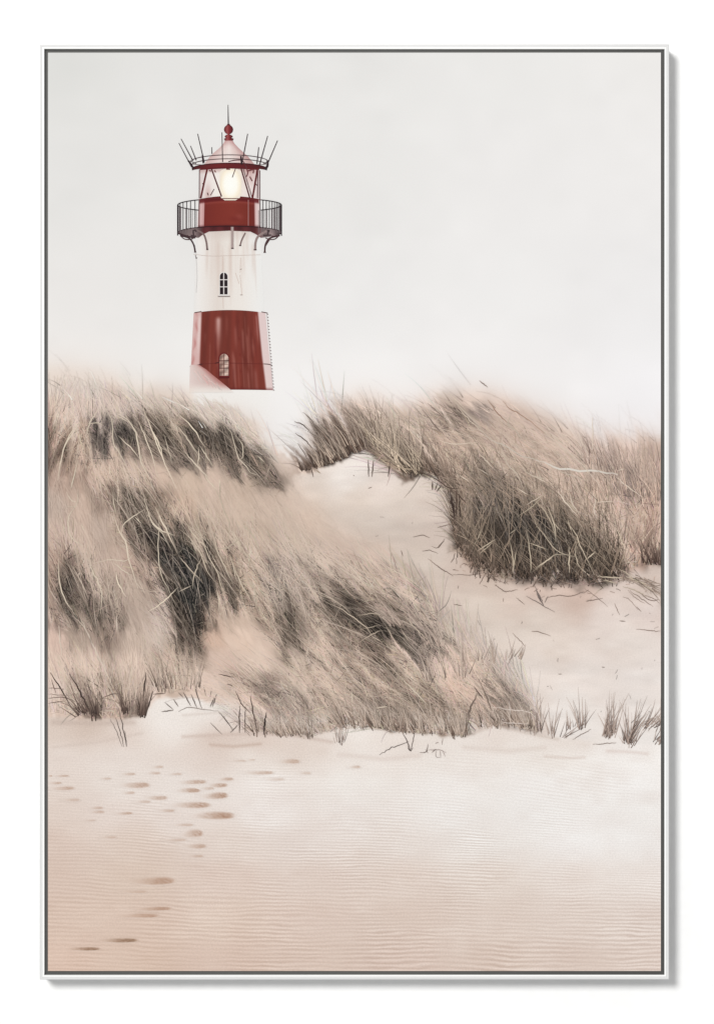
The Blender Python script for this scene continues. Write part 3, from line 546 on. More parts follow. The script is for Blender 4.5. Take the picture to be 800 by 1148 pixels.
traced(50, 690, s5, [[(165, 0), (245, 80), (290, 180), (330, 260), (375, 350), (410, 430)], [(210, 0), (250, 90), (290, 190)], [(310, 240), (330, 280)], [(430, 0), (435, 100)], [(690, 0), (715, 100), (700, 200)], [(85, 60), (105, 240)]], (214, 198, 182))
traced(350, 600, s5, [[(80, 400), (160, 435), (230, 480), (290, 530), (340, 570), (385, 640)], [(10, 250), (50, 350), (130, 390), (200, 440), (260, 520)], [(440, 540), (500, 650)], [(350, 600), (420, 640)], [(270, 480), (350, 470), (430, 480)], [(300, 560), (400, 540)], [(280, 640), (360, 590), (420, 570)], [(530, 560), (580, 640)], [(540, 470), (620, 560), (700, 640)]], (200, 183, 164), 1.0)
traced(350, 700, s5, [[(560, 230), (640, 310), (690, 380)], [(520, 310), (580, 370), (650, 440), (690, 485)], [(760, 280), (740, 380), (760, 440)], [(235, 400), (240, 470)], [(450, 490), (380, 500)]], (212, 197, 178), 1.2)
traced(460, 420, s5, [[(190, 100), (280, 180), (370, 270), (450, 340)], [(540, 430), (575, 530), (640, 600), (680, 700)], [(480, 180), (540, 250), (590, 300), (640, 350), (700, 420), (790, 460)], [(170, 395), (260, 415), (400, 405)], [(400, 560), (470, 600)], [(290, 600), (350, 640)], [(690, 780), (790, 720)], [(640, 680), (700, 720)], [(670, 570), (740, 610), (800, 620)], [(600, 230), (580, 300), (620, 330)], [(230, 110), (330, 210)], [(400, 460), (500, 570)], [(280, 190), (360, 280), (440, 350)]], (212, 196, 178), 1.1)
traced(460, 420, s5, [[(370, 270), (480, 390), (560, 420), (650, 480), (740, 505), (800, 525)]], (226, 214, 198), 1.5)
traced(460, 420, s5, [[(550, 160), (600, 210), (660, 240), (800, 350)], [(460, 150), (520, 230), (580, 290)]], (158, 126, 108), 1.2)
traced(460, 420, s5, [[(70, 210), (150, 310), (180, 345)], [(410, 35), (460, 75)], [(100, 170), (200, 260)]], (140, 122, 112), 1.3)
traced(600, 430, s5, [[(0, 460), (80, 480), (130, 505), (230, 518), (340, 520), (430, 530), (490, 545)]], (242, 234, 222), 2.0, jag=.8)
traced(600, 430, s5, [[(130, 520), (220, 550), (300, 580)], [(0, 230), (100, 330), (200, 410), (270, 480), (340, 560), (410, 640)], [(245, 300), (290, 370), (315, 440)], [(340, 200), (340, 330), (335, 400)], [(480, 560), (540, 610), (640, 680)], [(340, 640), (355, 700), (350, 775), (370, 790)], [(360, 710), (460, 705)], [(200, 650), (220, 720), (260, 780)], [(0, 560), (60, 590)], [(130, 640), (170, 700), (250, 790)], [(80, 290), (170, 370)], [(490, 520), (530, 510)]], (220, 204, 186), 1.1)
traced(600, 560, s5, [[(170, 110), (230, 190), (260, 260), (300, 350), (350, 450)], [(70, 40), (110, 150), (120, 250)], [(100, 130), (155, 195)], [(0, 150), (50, 210), (110, 290), (180, 330), (270, 345)], [(240, 230), (240, 340), (260, 400), (330, 460)], [(180, 5), (240, 70)], [(0, 410), (60, 370), (130, 320)], [(300, 360), (360, 310)], [(370, 460), (440, 465), (520, 470)], [(480, 170), (510, 240), (530, 290)], [(490, 410), (600, 480), (680, 520)], [(540, 460), (640, 500)], [(400, 480), (480, 500)], [(190, 120), (215, 190)], [(200, 280), (200, 440)], [(560, 440), (660, 520), (700, 545)], [(520, 520), (600, 545), (660, 580)]], (206, 190, 168), 1.2)
traced(490, 550, s5, [[(560, 30), (640, 120), (680, 190), (705, 300)], [(470, 160), (560, 100), (650, 10)], [(570, 160), (600, 220), (680, 310)], [(530, 220), (545, 330), (560, 440), (555, 490)], [(430, 290), (450, 400), (450, 490)], [(560, 490), (640, 430), (700, 385), (790, 385)], [(250, 380), (330, 310)], [(540, 310), (660, 355)], [(430, 260), (470, 230)], [(470, 350), (450, 490)], [(210, 350), (270, 220)], [(240, 360), (350, 290)]], (196, 180, 158), 1.15)
DK = (62, 50, 45)
traced(490, 550, s5, [[(70, 0), (90, 90), (105, 185)]], DK, 2.4); traced(490, 550, s5, [[(115, 0), (116, 170)], [(130, 20), (135, 160)]], DK, 1.4)
traced(330, 420, s5, [[(50, 225), (100, 270), (140, 340)], [(0, 280), (50, 300), (100, 350)], [(5, 350), (60, 390), (110, 440)], [(20, 410), (60, 470), (90, 530)], [(440, 510), (443, 610)], [(472, 510), (462, 610)], [(100, 560), (112, 612)], [(45, 530), (100, 565)], [(570, 520), (560, 610)]], (92, 78, 70), 1.1)
traced(330, 420, s5, [[(130, 570), (155, 590)], [(560, 540), (640, 560), (760, 570)], [(430, 430), (520, 490), (600, 530), (680, 560)], [(410, 270), (430, 350), (440, 420)]], (170, 152, 132), 1.5)
traced(460, 420, s5, [[(130, 640), (130, 690)], [(160, 650), (145, 690)], [(185, 660), (155, 700)], [(235, 680), (245, 790)], [(270, 690), (275, 790)], [(100, 600), (160, 630), (230, 675), (300, 680)], [(260, 690), (330, 770)]], (84, 68, 60), 1.3)
traced(50, 690, s5, [[(35, 340), (100, 440), (155, 540)], [(650, 450), (600, 610)], [(605, 340), (585, 560)], [(150, 350), (220, 470), (280, 590)], [(310, 520), (300, 600)], [(560, 500), (580, 600)]], (66, 54, 49), 1.6)
traced(50, 690, s5, [[(40, 380), (70, 465)], [(20, 432), (120, 440)], [(20, 470), (150, 480)], [(20, 495), (110, 490), (200, 520)], [(20, 525), (130, 510)], [(340, 500), (400, 470), (470, 470)], [(725, 370), (720, 465)], [(650, 470), (720, 465)]], (120, 102, 93), .9)
traced(200, 690, s5, [[(365, 540), (365, 700)], [(400, 540), (398, 700)], [(340, 450), (380, 530), (430, 580)], [(455, 600), (470, 700)], [(430, 480), (460, 640)], [(240, 350), (330, 370)], [(290, 410), (325, 420)]], (86, 72, 65), 1.2)
traced(200, 690, s5, [[(525, 580), (515, 650), (510, 712)]], (58, 47, 44), 2.6)
traced(200, 690, s5, [[(680, 545), (590, 610), (530, 650)], [(650, 470), (560, 550)], [(540, 500), (660, 560)]], (196, 180, 168), 1.1)
traced(480, 700, s5, [[(295, 410), (250, 500), (235, 560)], [(300, 330), (360, 470), (380, 520)], [(270, 370), (330, 450)]], (120, 104, 95), 1.8)
traced(480, 700, s5, [[(430, 590), (500, 590), (590, 595)], [(360, 490), (480, 510), (590, 520), (640, 560)], [(480, 460), (490, 540)], [(125, 520), (118, 560), (125, 580)]], (214, 200, 190), 1.2)

# ------------------------------------------------------------------ tufts -> one part each
TUFT_LABEL = {41: 'small dark tuft standing on the sand at far left', 42: 'small dark tuft just right of the one at far left', 15: 'deep shaded clump in the middle of the left dune', 40: 'grey tuft at the right end of the near grass bank', 43: 'dark brown tuft on the crest right of the lighthouse', 55: 'dark overhanging tuft at the foot of the right dune', 59: 'reddish grass at the right edge of the print'}
for k in range(len(SEEDS)):
    v, q, c, u = sheet(10 + k)
    Vs, Qs, Cs = [v], [q], [c]; off = len(v)
    for (a, b, d) in bucket.get(k, []):
        Vs.append(a); Qs.append(b + off); Cs.append(d); off += len(a)
    if off:
        o = make_mesh('grass_tuft', np.vstack(Vs), np.vstack(Qs), M_grass, root, np.vstack(Cs))
        if k in TUFT_LABEL: o['label'] = TUFT_LABEL[k]
def part_from(name, lst, mat=None, parent=None, label=None):
    Vs, Qs, Cs = [], [], []; off = 0
    for (a, b, d) in lst:
        Vs.append(a); Qs.append(b + off); Cs.append(d); off += len(a)
    o = make_mesh(name, np.vstack(Vs), np.vstack(Qs), mat or M_grass, parent or root, np.vstack(Cs))
    if label: o['label'] = label
    return o
# sparse tufts and sprouts that stand free on the sand
for fs in ([(617, 826, 6, 18, -12, 18, 16, 48)], [(602, 823, 6, 26, -14, 10, 25, 54)], [(641, 818, 6, 12, -10, 14, 12, 26)], [(655, 816, 10, 34, -8, 26, 16, 44)], [(674, 826, 16, 44, -16, 30, 16, 56)], [(689, 824, 12, 34, -18, 24, 14, 50)], [(704, 834, 9, 60, -30, 44, 14, 60), (704, 834, 8, 40, -24, 28, 8, 20)],
           [(722, 816, 26, 60, 22, 58, 16, 50)], [(735, 834, 10, 20, 10, 60, 14, 44)], [(382, 833, 7, 24, -18, 18, 10, 28)], [(628, 828, 6, 8, 20, 60, 16, 34)]):
    L = []
    for f in fs:
        P, Wd, C, d = fan(*f, dark=(80, 66, 60), tip=(178, 158, 147), w=.62, bend=0.0, loose=2.6)
        pale = rng.random(len(P)) < .5; C[pale] = C[pale] * .3 + np.array((214., 194, 181)) * .7
        L.append(ribbons(P, Wd, np.clip(C, 14, 245), d))
    part_from('grass_tuft', L)
def sprout(ox, oy, lines, c=(98, 84, 77), w=1.0, label=None, name='grass_sprout'):
    L = []; traced(ox, oy, s5, lines, tuple(v * .8 + 34 for v in c), w * .8, into=L, dep=.8); part_from(name, L, label=label)
sprout(50, 690, [[(465, 785), (430, 690), (395, 620)], [(475, 785), (450, 690), (425, 610)], [(490, 785), (468, 660), (440, 550)], [(492, 780), (478, 690)]], label='three thin stems standing alone on the sand')
sprout(200, 690, [[(120, 390), (105, 450), (140, 555)], [(75, 470), (110, 550)], [(30, 460), (75, 540)]], w=1.8)
sprout(200, 690, [[(230, 470), (203, 545)]], w=1.6); sprout(200, 690, [[(215, 490), (190, 545)]], w=1.2)
for l in ([(150, 420), (165, 480)], [(200, 430), (190, 490)], [(0, 460), (30, 490)]): sprout(200, 690, [l], (130, 112, 100), 1.1)
sprout(50, 690, [[(720, 520), (770, 562)], [(700, 575), (770, 565)]], (96, 80, 72), 1.4); sprout(50, 690, [[(770, 500), (800, 545)]], (96, 80, 72), 1.4)
sprout(200, 690, [[(245, 580), (290, 630), (325, 690)], [(190, 640), (260, 710)], [(240, 575), (330, 685)], [(360, 650), (310, 700)]], (110, 95, 87), 1.1)
sprout(200, 690, [[(0, 575), (60, 550), (140, 560), (240, 570)]], (150, 134, 124), .9)
sprout(350, 700, [[(535, 640), (565, 700), (580, 755)], [(610, 620), (600, 700), (585, 755)], [(575, 715), (585, 755), (600, 735)], [(575, 700), (480, 735), (400, 780)], [(570, 740), (590, 760)]], (100, 84, 78), 1.1, 'small two-leaved sprout on the pale sand')
sprout(350, 700, [[(690, 715), (680, 760), (640, 765)], [(675, 745), (690, 770)]], (140, 120, 113), 1.0, name='seedling')
sprout(480, 700, [[(85, 680), (80, 720)], [(40, 710), (60, 705)], [(0, 750), (30, 750), (70, 750), (105, 768)], [(45, 755), (45, 790), (70, 795)], [(70, 755), (72, 795)], [(85, 755), (100, 790)], [(20, 765), (45, 745)]], (158, 138, 131), .9, name='seedling')
sprout(600, 560, [[(0, 540), (25, 590), (45, 635)], [(5, 560), (30, 610)]], (108, 92, 86), 1.3, name='seedling')
sprout(490, 550, [[(575, 560), (610, 630), (635, 685)], [(530, 630), (600, 670), (700, 725)], [(640, 670), (660, 630)]], (108, 92, 86), 1.0, name='seedling')
twigs = [(600, 560, [(0, 490), (100, 495), (200, 480), (290, 490)]), (600, 560, [(290, 530), (360, 580), (430, 640)]), (600, 560, [(60, 590), (130, 575), (220, 575), (290, 550)]), (600, 560, [(470, 620), (500, 690)]), (600, 560, [(550, 540), (600, 590), (650, 620)]), (600, 560, [(640, 490), (700, 515), (745, 510)]), (600, 560, [(600, 640), (630, 670)]), (600, 560, [(300, 610), (400, 590)]), (600, 560, [(500, 725), (535, 728)]), (600, 560, [(600, 775), (690, 785), (745, 785)]), (600, 560, [(560, 540), (640, 600), (700, 640)]), (600, 560, [(640, 570), (700, 590), (740, 620)]), (600, 560, [(600, 545), (680, 600), (740, 600)]), (600, 560, [(140, 510), (200, 500)]), (600, 560, [(520, 580), (560, 600), (610, 660)]),
         (490, 550, [(0, 455), (60, 490), (95, 510)]), (490, 550, [(90, 500), (200, 505), (330, 485)]), (490, 550, [(240, 400), (270, 470), (300, 520)]), (490, 550, [(290, 510), (350, 530), (400, 555)]), (490, 550, [(0, 220), (80, 200)]), (490, 550, [(0, 340), (40, 300)]), (490, 550, [(100, 400), (80, 430)]), (490, 550, [(340, 560), (410, 610)]), (490, 550, [(470, 640), (520, 680)]), (490, 550, [(300, 430), (420, 500)]), (490, 550, [(250, 560), (290, 490)]),
         (480, 700, [(615, 40), (660, 45), (730, 70)]), (480, 700, [(500, 50), (550, 100), (575, 130)]), (350, 600, [(530, 90), (540, 125)]), (350, 600, [(655, 95), (700, 90), (750, 110)]), (350, 600, [(690, 140), (740, 180), (795, 220)]), (350, 600, [(710, 65), (750, 75), (790, 20)]), (350, 600, [(600, 10), (660, 0), (700, 15)]), (480, 640, [(440, 120), (480, 122), (530, 112)]), (480, 640, [(150, 200), (200, 208)]), (600, 720, [(135, 190), (155, 190)]), (600, 720, [(395, 148), (412, 150)]), (330, 420, [(440, 680), (462, 672)]), (330, 420, [(350, 600), (358, 606)]), (600, 720, [(220, 580), (330, 520)]), (600, 720, [(160, 570), (215, 475)]), (600, 720, [(340, 610), (480, 600)])]
for ox, oy, pl in twigs:
    L = []; traced(ox, oy, s5, [pl], (132, 112, 102), .72, into=L, dep=.7); part_from('fallen_twig', L)
# scattered crumbs of litter under the big tuft
n = 70; x = rng.uniform(505, 735, n); y = 648 + np.abs(rng.normal(0, 9, n)) + np.where(x < 540, (540 - x) * -.9, 0)
P = grow(x, y, rng.uniform(-1.9, 1.9, n), rng.uniform(2, 7, n), rng.normal(0, .5, n)); C = np.repeat(np.array((158., 136, 124))[None, None], 6, 1) * rng.uniform(.7, 1.3, (n, 1, 1))
o = part_from('plant_litter', [ribbons(P, np.full((n, 6), .5), C, np.full(n, .6))]); o['kind'] = 'stuff'

n = 60; x = rng.uniform(420, 735, n); y = rng.uniform(560, 810, n); ok = inside(P_A, x, y) & inside(P_B, x, y); x, y = x[ok], y[ok]; n = len(x)
P = grow(x, y, rng.uniform(-1.9, 1.9, n), rng.uniform(1, 6, n), rng.normal(0, .5, n)); C = samp(T, P[..., 0], P[..., 1]) * rng.uniform(.72, .92, (n, 1, 1))
o = part_from('plant_litter', [ribbons(P, np.full((n, 6), .6), C, np.full(n, .6))]); o['kind'] = 'stuff'
# ------------------------------------------------------------------ footprints: flat marks, the hollow's shade and lit rim put into the colour
FP = '''143.7 868 17 3 .5|176.5 860 14 3 .45|172 867 16 3 .5|151 880.6 34 6 .75|144 889 15 3 .5|175 894.7 26 4.5 .65|108 906 16 3 .5|109 910.6 17 3 .5|139 912 20 3 .65|215.6 877 32 4.5 .7|253 873.7 18 3.5 .65|244 880.6 22 4.5 .8|211 886.5 28 5 .8|240.6 892.5 30 7 .9|214 903 44 6.5 .8|238.6 915 48 8 .95|215.6 935 24 8 .7|219 949 25 5 .6|219 960 18 3 .45|172 988 48 8 .8|172 1019 40 4 .8|156 1027 44 4.5 .7|133 1054.5 42 4.5 1.3|94 1064 36 3.6 1.35|69 870 18 2 .6|62 878 15 2.5 .6|70 884 28 4 .6|56.5 870 5 2 .6|290 866.5 34 4 .6|268 853 18 2 .4|281 852 10 2 .4|324 854 24 5 .6|307 874 25 3 .35|341 867 15 3 .35|101 920 14 2 .35|397 860 14 3 .5|118 873 14 2.5 .45|196 868 16 2.5 .45|232 884 16 3 .5|186 909 20 3 .5|160 899 18 3 .45|205 925 24 3 .45|196 942 26 3 .4|150 1000 30 3 .35|80 897 20 3 .4|122 939 18 2.5 .35'''
for fi, s in enumerate(FP.split('|')):
    cx, cy, w_, h_, k = map(float, s.split()); nu, nv = 26, 9
    cx -= w_ * .1; w_ *= 1.32; h_ *= 1.35
    U, Vv = np.meshgrid(np.linspace(0, 1, nu), np.linspace(-1, 1, nv))
    prof_ = (np.clip(U, .001, 1) ** .9 * np.clip(1 - U, .001, 1) ** .5) / .39
    wob = 0.25 * np.sin(U * 7 + cx) * h_ * .3
    x = np.clip(cx - w_ / 2 + U * w_, PX0 + .2, PX1); y = cy + wob * (1 - U) + Vv * prof_ * h_ * .5 + (0.5 - U) * h_ * .12
    al = sm(U, .05, .82) ** 1.3 * sm(1 - Vv, 0, .7) * sm(1 + Vv, 0, .45) * sm(1 - U, 0, .14) * (.7 + .3 * (Vv + 1) / 2)
    al = al * (0.85 + 0.15 * rng.standard_normal(U.shape))
    dk = np.array((168, 130, 107.)) if k <= 1 else np.array((132, 100, 76.))
    al = np.clip(al * min(k * 1.05, 1), 0, 1)[..., None]
    C = samp(T, x, y) * (1 - al) + dk * al; rim = (.55 * np.exp(-((Vv - .86) / .13) ** 2) * sm(U, .15, .5) * sm(1 - U, 0, .15))[..., None]; C = C * (1 - rim) + np.array((242., 232, 226)) * rim
    b = (np.arange(nv - 1)[:, None] * nu + np.arange(nu - 1)[None]).ravel()
    V = np.stack([X(x), np.full(x.shape, -0.00012 - fi * 4e-6), Z(y)], 2).reshape(-1, 3)
    make_mesh('footprint', V, np.stack([b, b + nu, b + nu + 1, b + 1], 1), M_dune, root, ink(C).reshape(-1, 3))

# ------------------------------------------------------------------ the lighthouse of the print
SEQ = [0]                                       # crossing lines never share a plane
def LY(l): return -0.00006 * (l + 1)
def bands(rows, colf, layer, nu=48):
    """rows: (y, xl, xr[, sag]) top to bottom; colf(u, y) -> sRGB arrays; sag lifts the middle"""
    rows = [r if len(r) == 4 else r + (0,) for r in rows]; out = []
    ys = []; u = np.linspace(0, 1, nu)
    R = np.array(rows, float); d = np.concatenate([[0], np.cumsum(np.maximum(np.diff(R[:, 0]), .5))]); tt = np.linspace(0, d[-1], max(len(R) * 2, int(d[-1] / 1.2) + 2))
    tt = np.unique(np.concatenate([tt, d])); ry, rl, rr, rs = (np.interp(tt, d, R[:, k]) for k in range(4))
    x = rl[:, None] + (rr - rl)[:, None] * u[None]; y = ry[:, None] - rs[:, None] * (1 - (2 * u[None] - 1) ** 2)
    C = colf(np.broadcast_to(u[None], x.shape), np.broadcast_to(ry[:, None], x.shape))
    n = len(tt); b = (np.arange(n - 1)[:, None] * nu + np.arange(nu - 1)[None]).ravel()
    V = np.stack([X(x), np.full(x.shape, LY(layer)), Z(y)], 2).reshape(-1, 3)
    return V, np.stack([b, b + nu, b + nu + 1, b + 1], 1), ink(C).reshape(-1, 3)
def lines(pls, c, w, layer, n=14, taper=0.0):
    out = []
    for pl in pls:
        SEQ[0] = (SEQ[0] + 1) % 38
        P = smooth(pl, n if len(pl) > 2 else 5)[None]; s = P.shape[1]
        Wd = (w * (1 - taper * np.linspace(0, 1, s)))[None]; C = np.repeat(np.array(c, float)[None, None], s, 1)
        V, Q, CC = ribbons(P, Wd, C, np.array([0.])); V[:, 1] = LY(layer) - SEQ[0] * 1.5e-6; out.append((V, Q, CC))
    return out
def grad(stops):
    xs = [s[0] for s in stops]
    return lambda u: np.stack([np.interp(u, xs, [s[1][k] for s in stops]) for k in range(3)], -1)
def blend(C, c, a): return C * (1 - a[..., None]) + np.array(c, float) * a[..., None]
tn = np.random.default_rng(4)
STREAK = [(tn.uniform(.1, .95), tn.uniform(260, 300), tn.uniform(20, 60), tn.uniform(.006, .03), tn.uniform(.15, .45)) for _ in range(26)]
def white_paint(u, y):
    C = grad([(0, (233, 230, 227)), (.06, (238, 234, 230)), (.2, (233, 226, 220)), (.34, (226, 216, 208)), (.5, (234, 227, 220)), (.7, (237, 231, 225)), (.9, (238, 236, 233)), (1, (236, 235, 233))])(u)
    for a, y0, L, w, k in STREAK:
        C = blend(C, (214, 196, 186), k * np.exp(-((u - a) / w) ** 2) * sm(y, y0 - 12, y0) * sm(y0 + L - y, 0, 25))
    C = blend(C, (196, 178, 170), .35 * sm(272 - y, 0, 14) * (np.abs(u - .5) < .46))
    return C
light = part_from('lighthouse', [bands([(256, 220.5, 291.5, -1), (285, 219.3, 293.2, -1), (352, 217, 296, 2)], white_paint, 0, 60)], M_tower, label='red and white banded lighthouse with a lit lantern')
def LP(name, lst, mat=None, label=None): return part_from(name, lst, mat or M_tower, light, label)
def zz(lines_, ox=180, oy=110): return [[(ox + a / 5, oy + b / 5) for a, b in l] for l in lines_]
# seams and rivets on the white shaft
LP('seam', lines(zz([[(185, 75), (280, 85), (420, 82), (560, 78)]], 180, 270), (206, 190, 182), .5, 2) + lines(zz([[(350, 90), (350, 170)], [(350, 315), (352, 380)], [(448, 95), (446, 180)], [(445, 190), (455, 300)], [(420, 180), (440, 240)]], 180, 270), (218, 200, 190), .6, 2) + lines(zz([[(446, 303), (460, 303)], [(445, 160), (455, 158)]], 180, 270), (150, 130, 124), .7, 2) + lines(zz([[(199, 60), (200, 95), (205, 200), (200, 290)]], 180, 270), (206, 203, 201), .6, 2) + lines(zz([[(195, 80), (200, 100), (205, 92)]], 180, 270), (110, 96, 96), .7, 2))
# red band
RED = (118, 53, 44)
WEAR = [(tn.uniform(.13, .88), tn.uniform(350, 415), tn.uniform(14, 50), tn.uniform(.004, .02), tn.choice([-.4, -.25, .15, .25, .4])) for _ in range(44)]
def red_paint(u, y):
    t = sm(y, 347, 440)
    C = np.broadcast_to(np.array(RED, float), u.shape + (3,)).copy()
    C = C * (1 + 0.05 * np.sin(u * 23 + 1)[..., None] * np.array([1, .9, .9]) + 0.03 * np.sin(u * 61 + y * .05)[..., None])
    C = blend(C, (218, 184, 180), .95 * sm(.115 - u, -.01, .02))
    C = blend(C, (232, 212, 208), .7 * np.exp(-((u - .085) / .018) ** 2) * sm(y, 352, 360) * sm(405 - y, 0, 25))
    C = blend(C, (176, 104, 100), .55 * np.exp(-((u - .035 - .015 * np.sin(y * .09) - .008 * np.sin(y * .41)) / .016) ** 2) * (.6 + .4 * np.sin(y * .33)))
    C = blend(C, (228, 208, 206), .97 * sm(u, .88 + .018 * t, .91 + .018 * t))
    C = blend(C, (190, 138, 134), .5 * np.exp(-((u - .868) / .012) ** 2) * sm(y, 352, 358) * sm(392 - y, 0, 20))
    C = blend(C, (206, 168, 162), .85 * np.exp(-((u - .345) / .034) ** 2) * sm(y, 356, 362) * sm(402 - y, 0, 42))  # highlight streak painted on the red, two fainter ones follow
    C = blend(C, (178, 116, 108), .35 * np.exp(-((u - .575) / .02) ** 2) * sm(y, 365, 375) * sm(400 - y, 0, 20))
    C = blend(C, (166, 100, 92), .35 * np.exp(-((u - .76) / .012) ** 2) * sm(y, 400, 410) * sm(432 - y, 0, 20))
    C = blend(C, (104, 34, 32), .4 * np.exp(-((u - .62) / .008) ** 2) * (np.sin(y * .35) > .75))
    for a_, y0, L, w, k in WEAR: C = blend(C, (176, 118, 108) if k > 0 else (92, 36, 34), abs(k) * np.exp(-((u - a_) / w) ** 2) * sm(y, y0, y0 + 8) * sm(y0 + L - y, 0, 16))
    C = blend(C, (88, 30, 32), .75 * sm(351.5 - y, 0, 2.2) * sm(u, .02, .06) * sm(.9 - u, 0, .03))
    C = blend(C, (94, 32, 32), .5 * sm(y, 434, 437) * (u > .3))
    return C
LP('red_band', [bands([(350.8, 217.2, 297.5, 3.2), (400, 214.6, 302, 2), (437.5, 212.6, 306.5, .6)], red_paint, 1, 110)], label='oxblood red lower band with pale edges')
LP('ring_seam', lines([[(213, 411), (220, 409.6), (227, 408)], [(296, 408), (301, 408.4), (305, 409.6)]], (70, 40, 42), .9, 3) + lines([[(226.9, 408), (246, 407), (256, 407), (296.1, 408)]], (104, 40, 38), .5, 3)); [LP('seam_bolt', lines([l], (80, 46, 46), .9, 3)) for l in ([(218, 350.6), (226, 349.2)], [(293, 349.6), (300, 351)])]
LP('ladder', [r for i in range(26) for r in lines([[(299.2 + i * .28, 352 + i * 3.4), (300.6 + i * .28, 352.6 + i * 3.4)]], (120, 100, 100), .9, 3)] + lines([[(299, 351), (303, 400), (306, 438)]], (196, 182, 180), .5, 2))
# pale blown plume over the foot of the band
def plume(u, y):
    tail = sm(y, 428, 440)[..., None]
    C = grad([(0, (226, 208, 203)), (.35, (216, 194, 188)), (.7, (208, 178, 172)), (1, (176, 118, 112))])(u)
    x = 212.4 + u * np.interp(y, [409, 440], [10, 50])
    return C * (1 - tail) + samp(T, x, np.full(x.shape, 442.)) * tail
LP('sand_plume', [bands([(409, 213.4, 223), (414, 213, 231), (420, 212.8, 238), (428, 212.6, 248), (436, 212.4, 257.5), (440, 212.2, 262)], plume, 4, 40)] + [r for i in range(34) for r in lines([[(213.5 + tn.uniform(0, 8) + i * 1.1, 414 + i * .62 + tn.uniform(0, 3)), (216 + i * 1.1 + tn.uniform(6, 14), 424 + i * .55 + tn.uniform(0, 5))]], (tn.choice([200, 226, 234, 214]),) + tuple(tn.choice([[176, 170], [206, 200], [190, 184]])), .5, 5) if max(p[1] for p in [(0, 424 + i * .55)]) < 436], label='pale blown sand across the foot of the red band')
def foot(u, y):
    x = 212.6 + u * 94; C = samp(T, x, y); a = sm(u, 0, .12) * sm(1 - u, 0, .12) * sm(474 - y, 0, 30) * .75
    return C * (1 - a[..., None]) + np.array((242., 239, 235)) * a[..., None]
LP('tower_foot', [bands([(437.4, 212.6, 306.5, .6), (476, 211, 309, .6)], foot, 0, 40)], label='white foot of the tower dissolving into mist')
# windows
def arch(x0, x1, ytop, yspring, ybot, n=14):
    return [(ytop + (yspring - ytop) * (1 - math.cos(a)), (x0 + x1) / 2 - (x1 - x0) / 2 * math.sin(a), (x0 + x1) / 2 + (x1 - x0) / 2 * math.sin(a)) for a in np.linspace(.12, math.pi / 2, n)] + [(ybot, x0, x1)]
flat = lambda c, k=.0: (lambda u, y: np.broadcast_to(np.array(c, float), u.shape + (3,)) * (1 + k * np.sin(u * 9 + y)[..., None]))
wn = LP('window', [bands(arch(245.9, 255.7, 304.9, 309.6, 330.3), flat((238, 234, 230)), 3, 12), bands(arch(246.5, 255.1, 305.6, 310.0, 330.0), flat((44, 35, 38), .12), 4, 12)], label='upper arched window with dark panes')
part_from('mullion', lines([[(250.8, 305.5), (250.9, 330)]], (232, 226, 222), 1.0, 5) + lines([[(246.3, 313.6), (255.4, 313.6)], [(246.3, 321.6), (255.4, 321.6)]], (232, 226, 222), .9, 5), M_tower, light)
part_from('sill', lines([[(244.3, 332.3), (257.8, 332.3)]], (150, 138, 134), 1.2, 5) + lines([[(244.8, 331), (257.2, 331)]], (238, 234, 230), 1.0, 5), M_tower, light)
wn2 = LP('window', [bands(arch(244.8, 256.9, 395, 402, 423), flat((104, 36, 36)), 5, 12), bands(arch(246, 256.2, 396.6, 402.5, 421.2), lambda u, y: grad([(0, (140, 108, 98)), (.45, (176, 146, 134)), (.6, (196, 172, 160)), (1, (186, 160, 148))])(u) * (1 + .16 * np.sin(y * .7 + u * 5))[..., None], 6, 14)], label='lower arched window with pale panes')
part_from('mullion', lines([[(251.2, 397), (251.3, 421)]], (96, 50, 46), .8, 7) + lines([[(245.6, 404.6), (256.4, 404.4)], [(245.8, 412.8), (256.4, 412.6)]], (84, 48, 46), 1.0, 7) + lines([[(246, 408.5), (256, 408.6)], [(246, 417.2), (256, 417.2)]], (120, 82, 74), .5, 7) + lines([[(241, 407.2), (246, 406.2)]], (70, 34, 36), .9, 7), M_tower, light)
part_from('sill', lines([[(245.4, 423.6), (256.8, 423.4)]], (84, 28, 30), 1.2, 7), M_tower, light)
# gallery drum
def drum(u, y):
    C = grad([(0, (196, 150, 148)), (.04, (214, 178, 176)), (.09, (200, 156, 154)), (.1, (116, 45, 40)), (.3, (124, 49, 41)), (.55, (130, 53, 44)), (.8, (120, 48, 40)), (.905, (108, 41, 37)), (.915, (206, 170, 168)), (.96, (226, 206, 204)), (1, (206, 184, 183))])(u)
    C = blend(C, (98, 30, 33), .9 * sm(229.6 - y, 0, 2.5) * (u > .02) * (u < .985))
    C = blend(C, (152, 74, 66), .55 * np.exp(-((y - 229.5) / .9) ** 2) * (u > .1) * (u < .91))
    C = blend(C, (168, 92, 84), .35 * np.exp(-(((u - .66) / .06) ** 2 + ((y - 245) / 3) ** 2)))
    C = blend(C, (106, 34, 33), .4 * np.exp(-(((u - .6) / .1) ** 2 + ((y - 247) / 2.5) ** 2)))
    C = blend(C, (84, 30, 34), .6 * sm(y, 251.5, 255))
    return C
LP('gallery_drum', [bands([(223.4, 222.8, 291.4, 3.6), (255, 221.8, 292, 1)], drum, 3, 90)], label='red drum of the gallery storey')
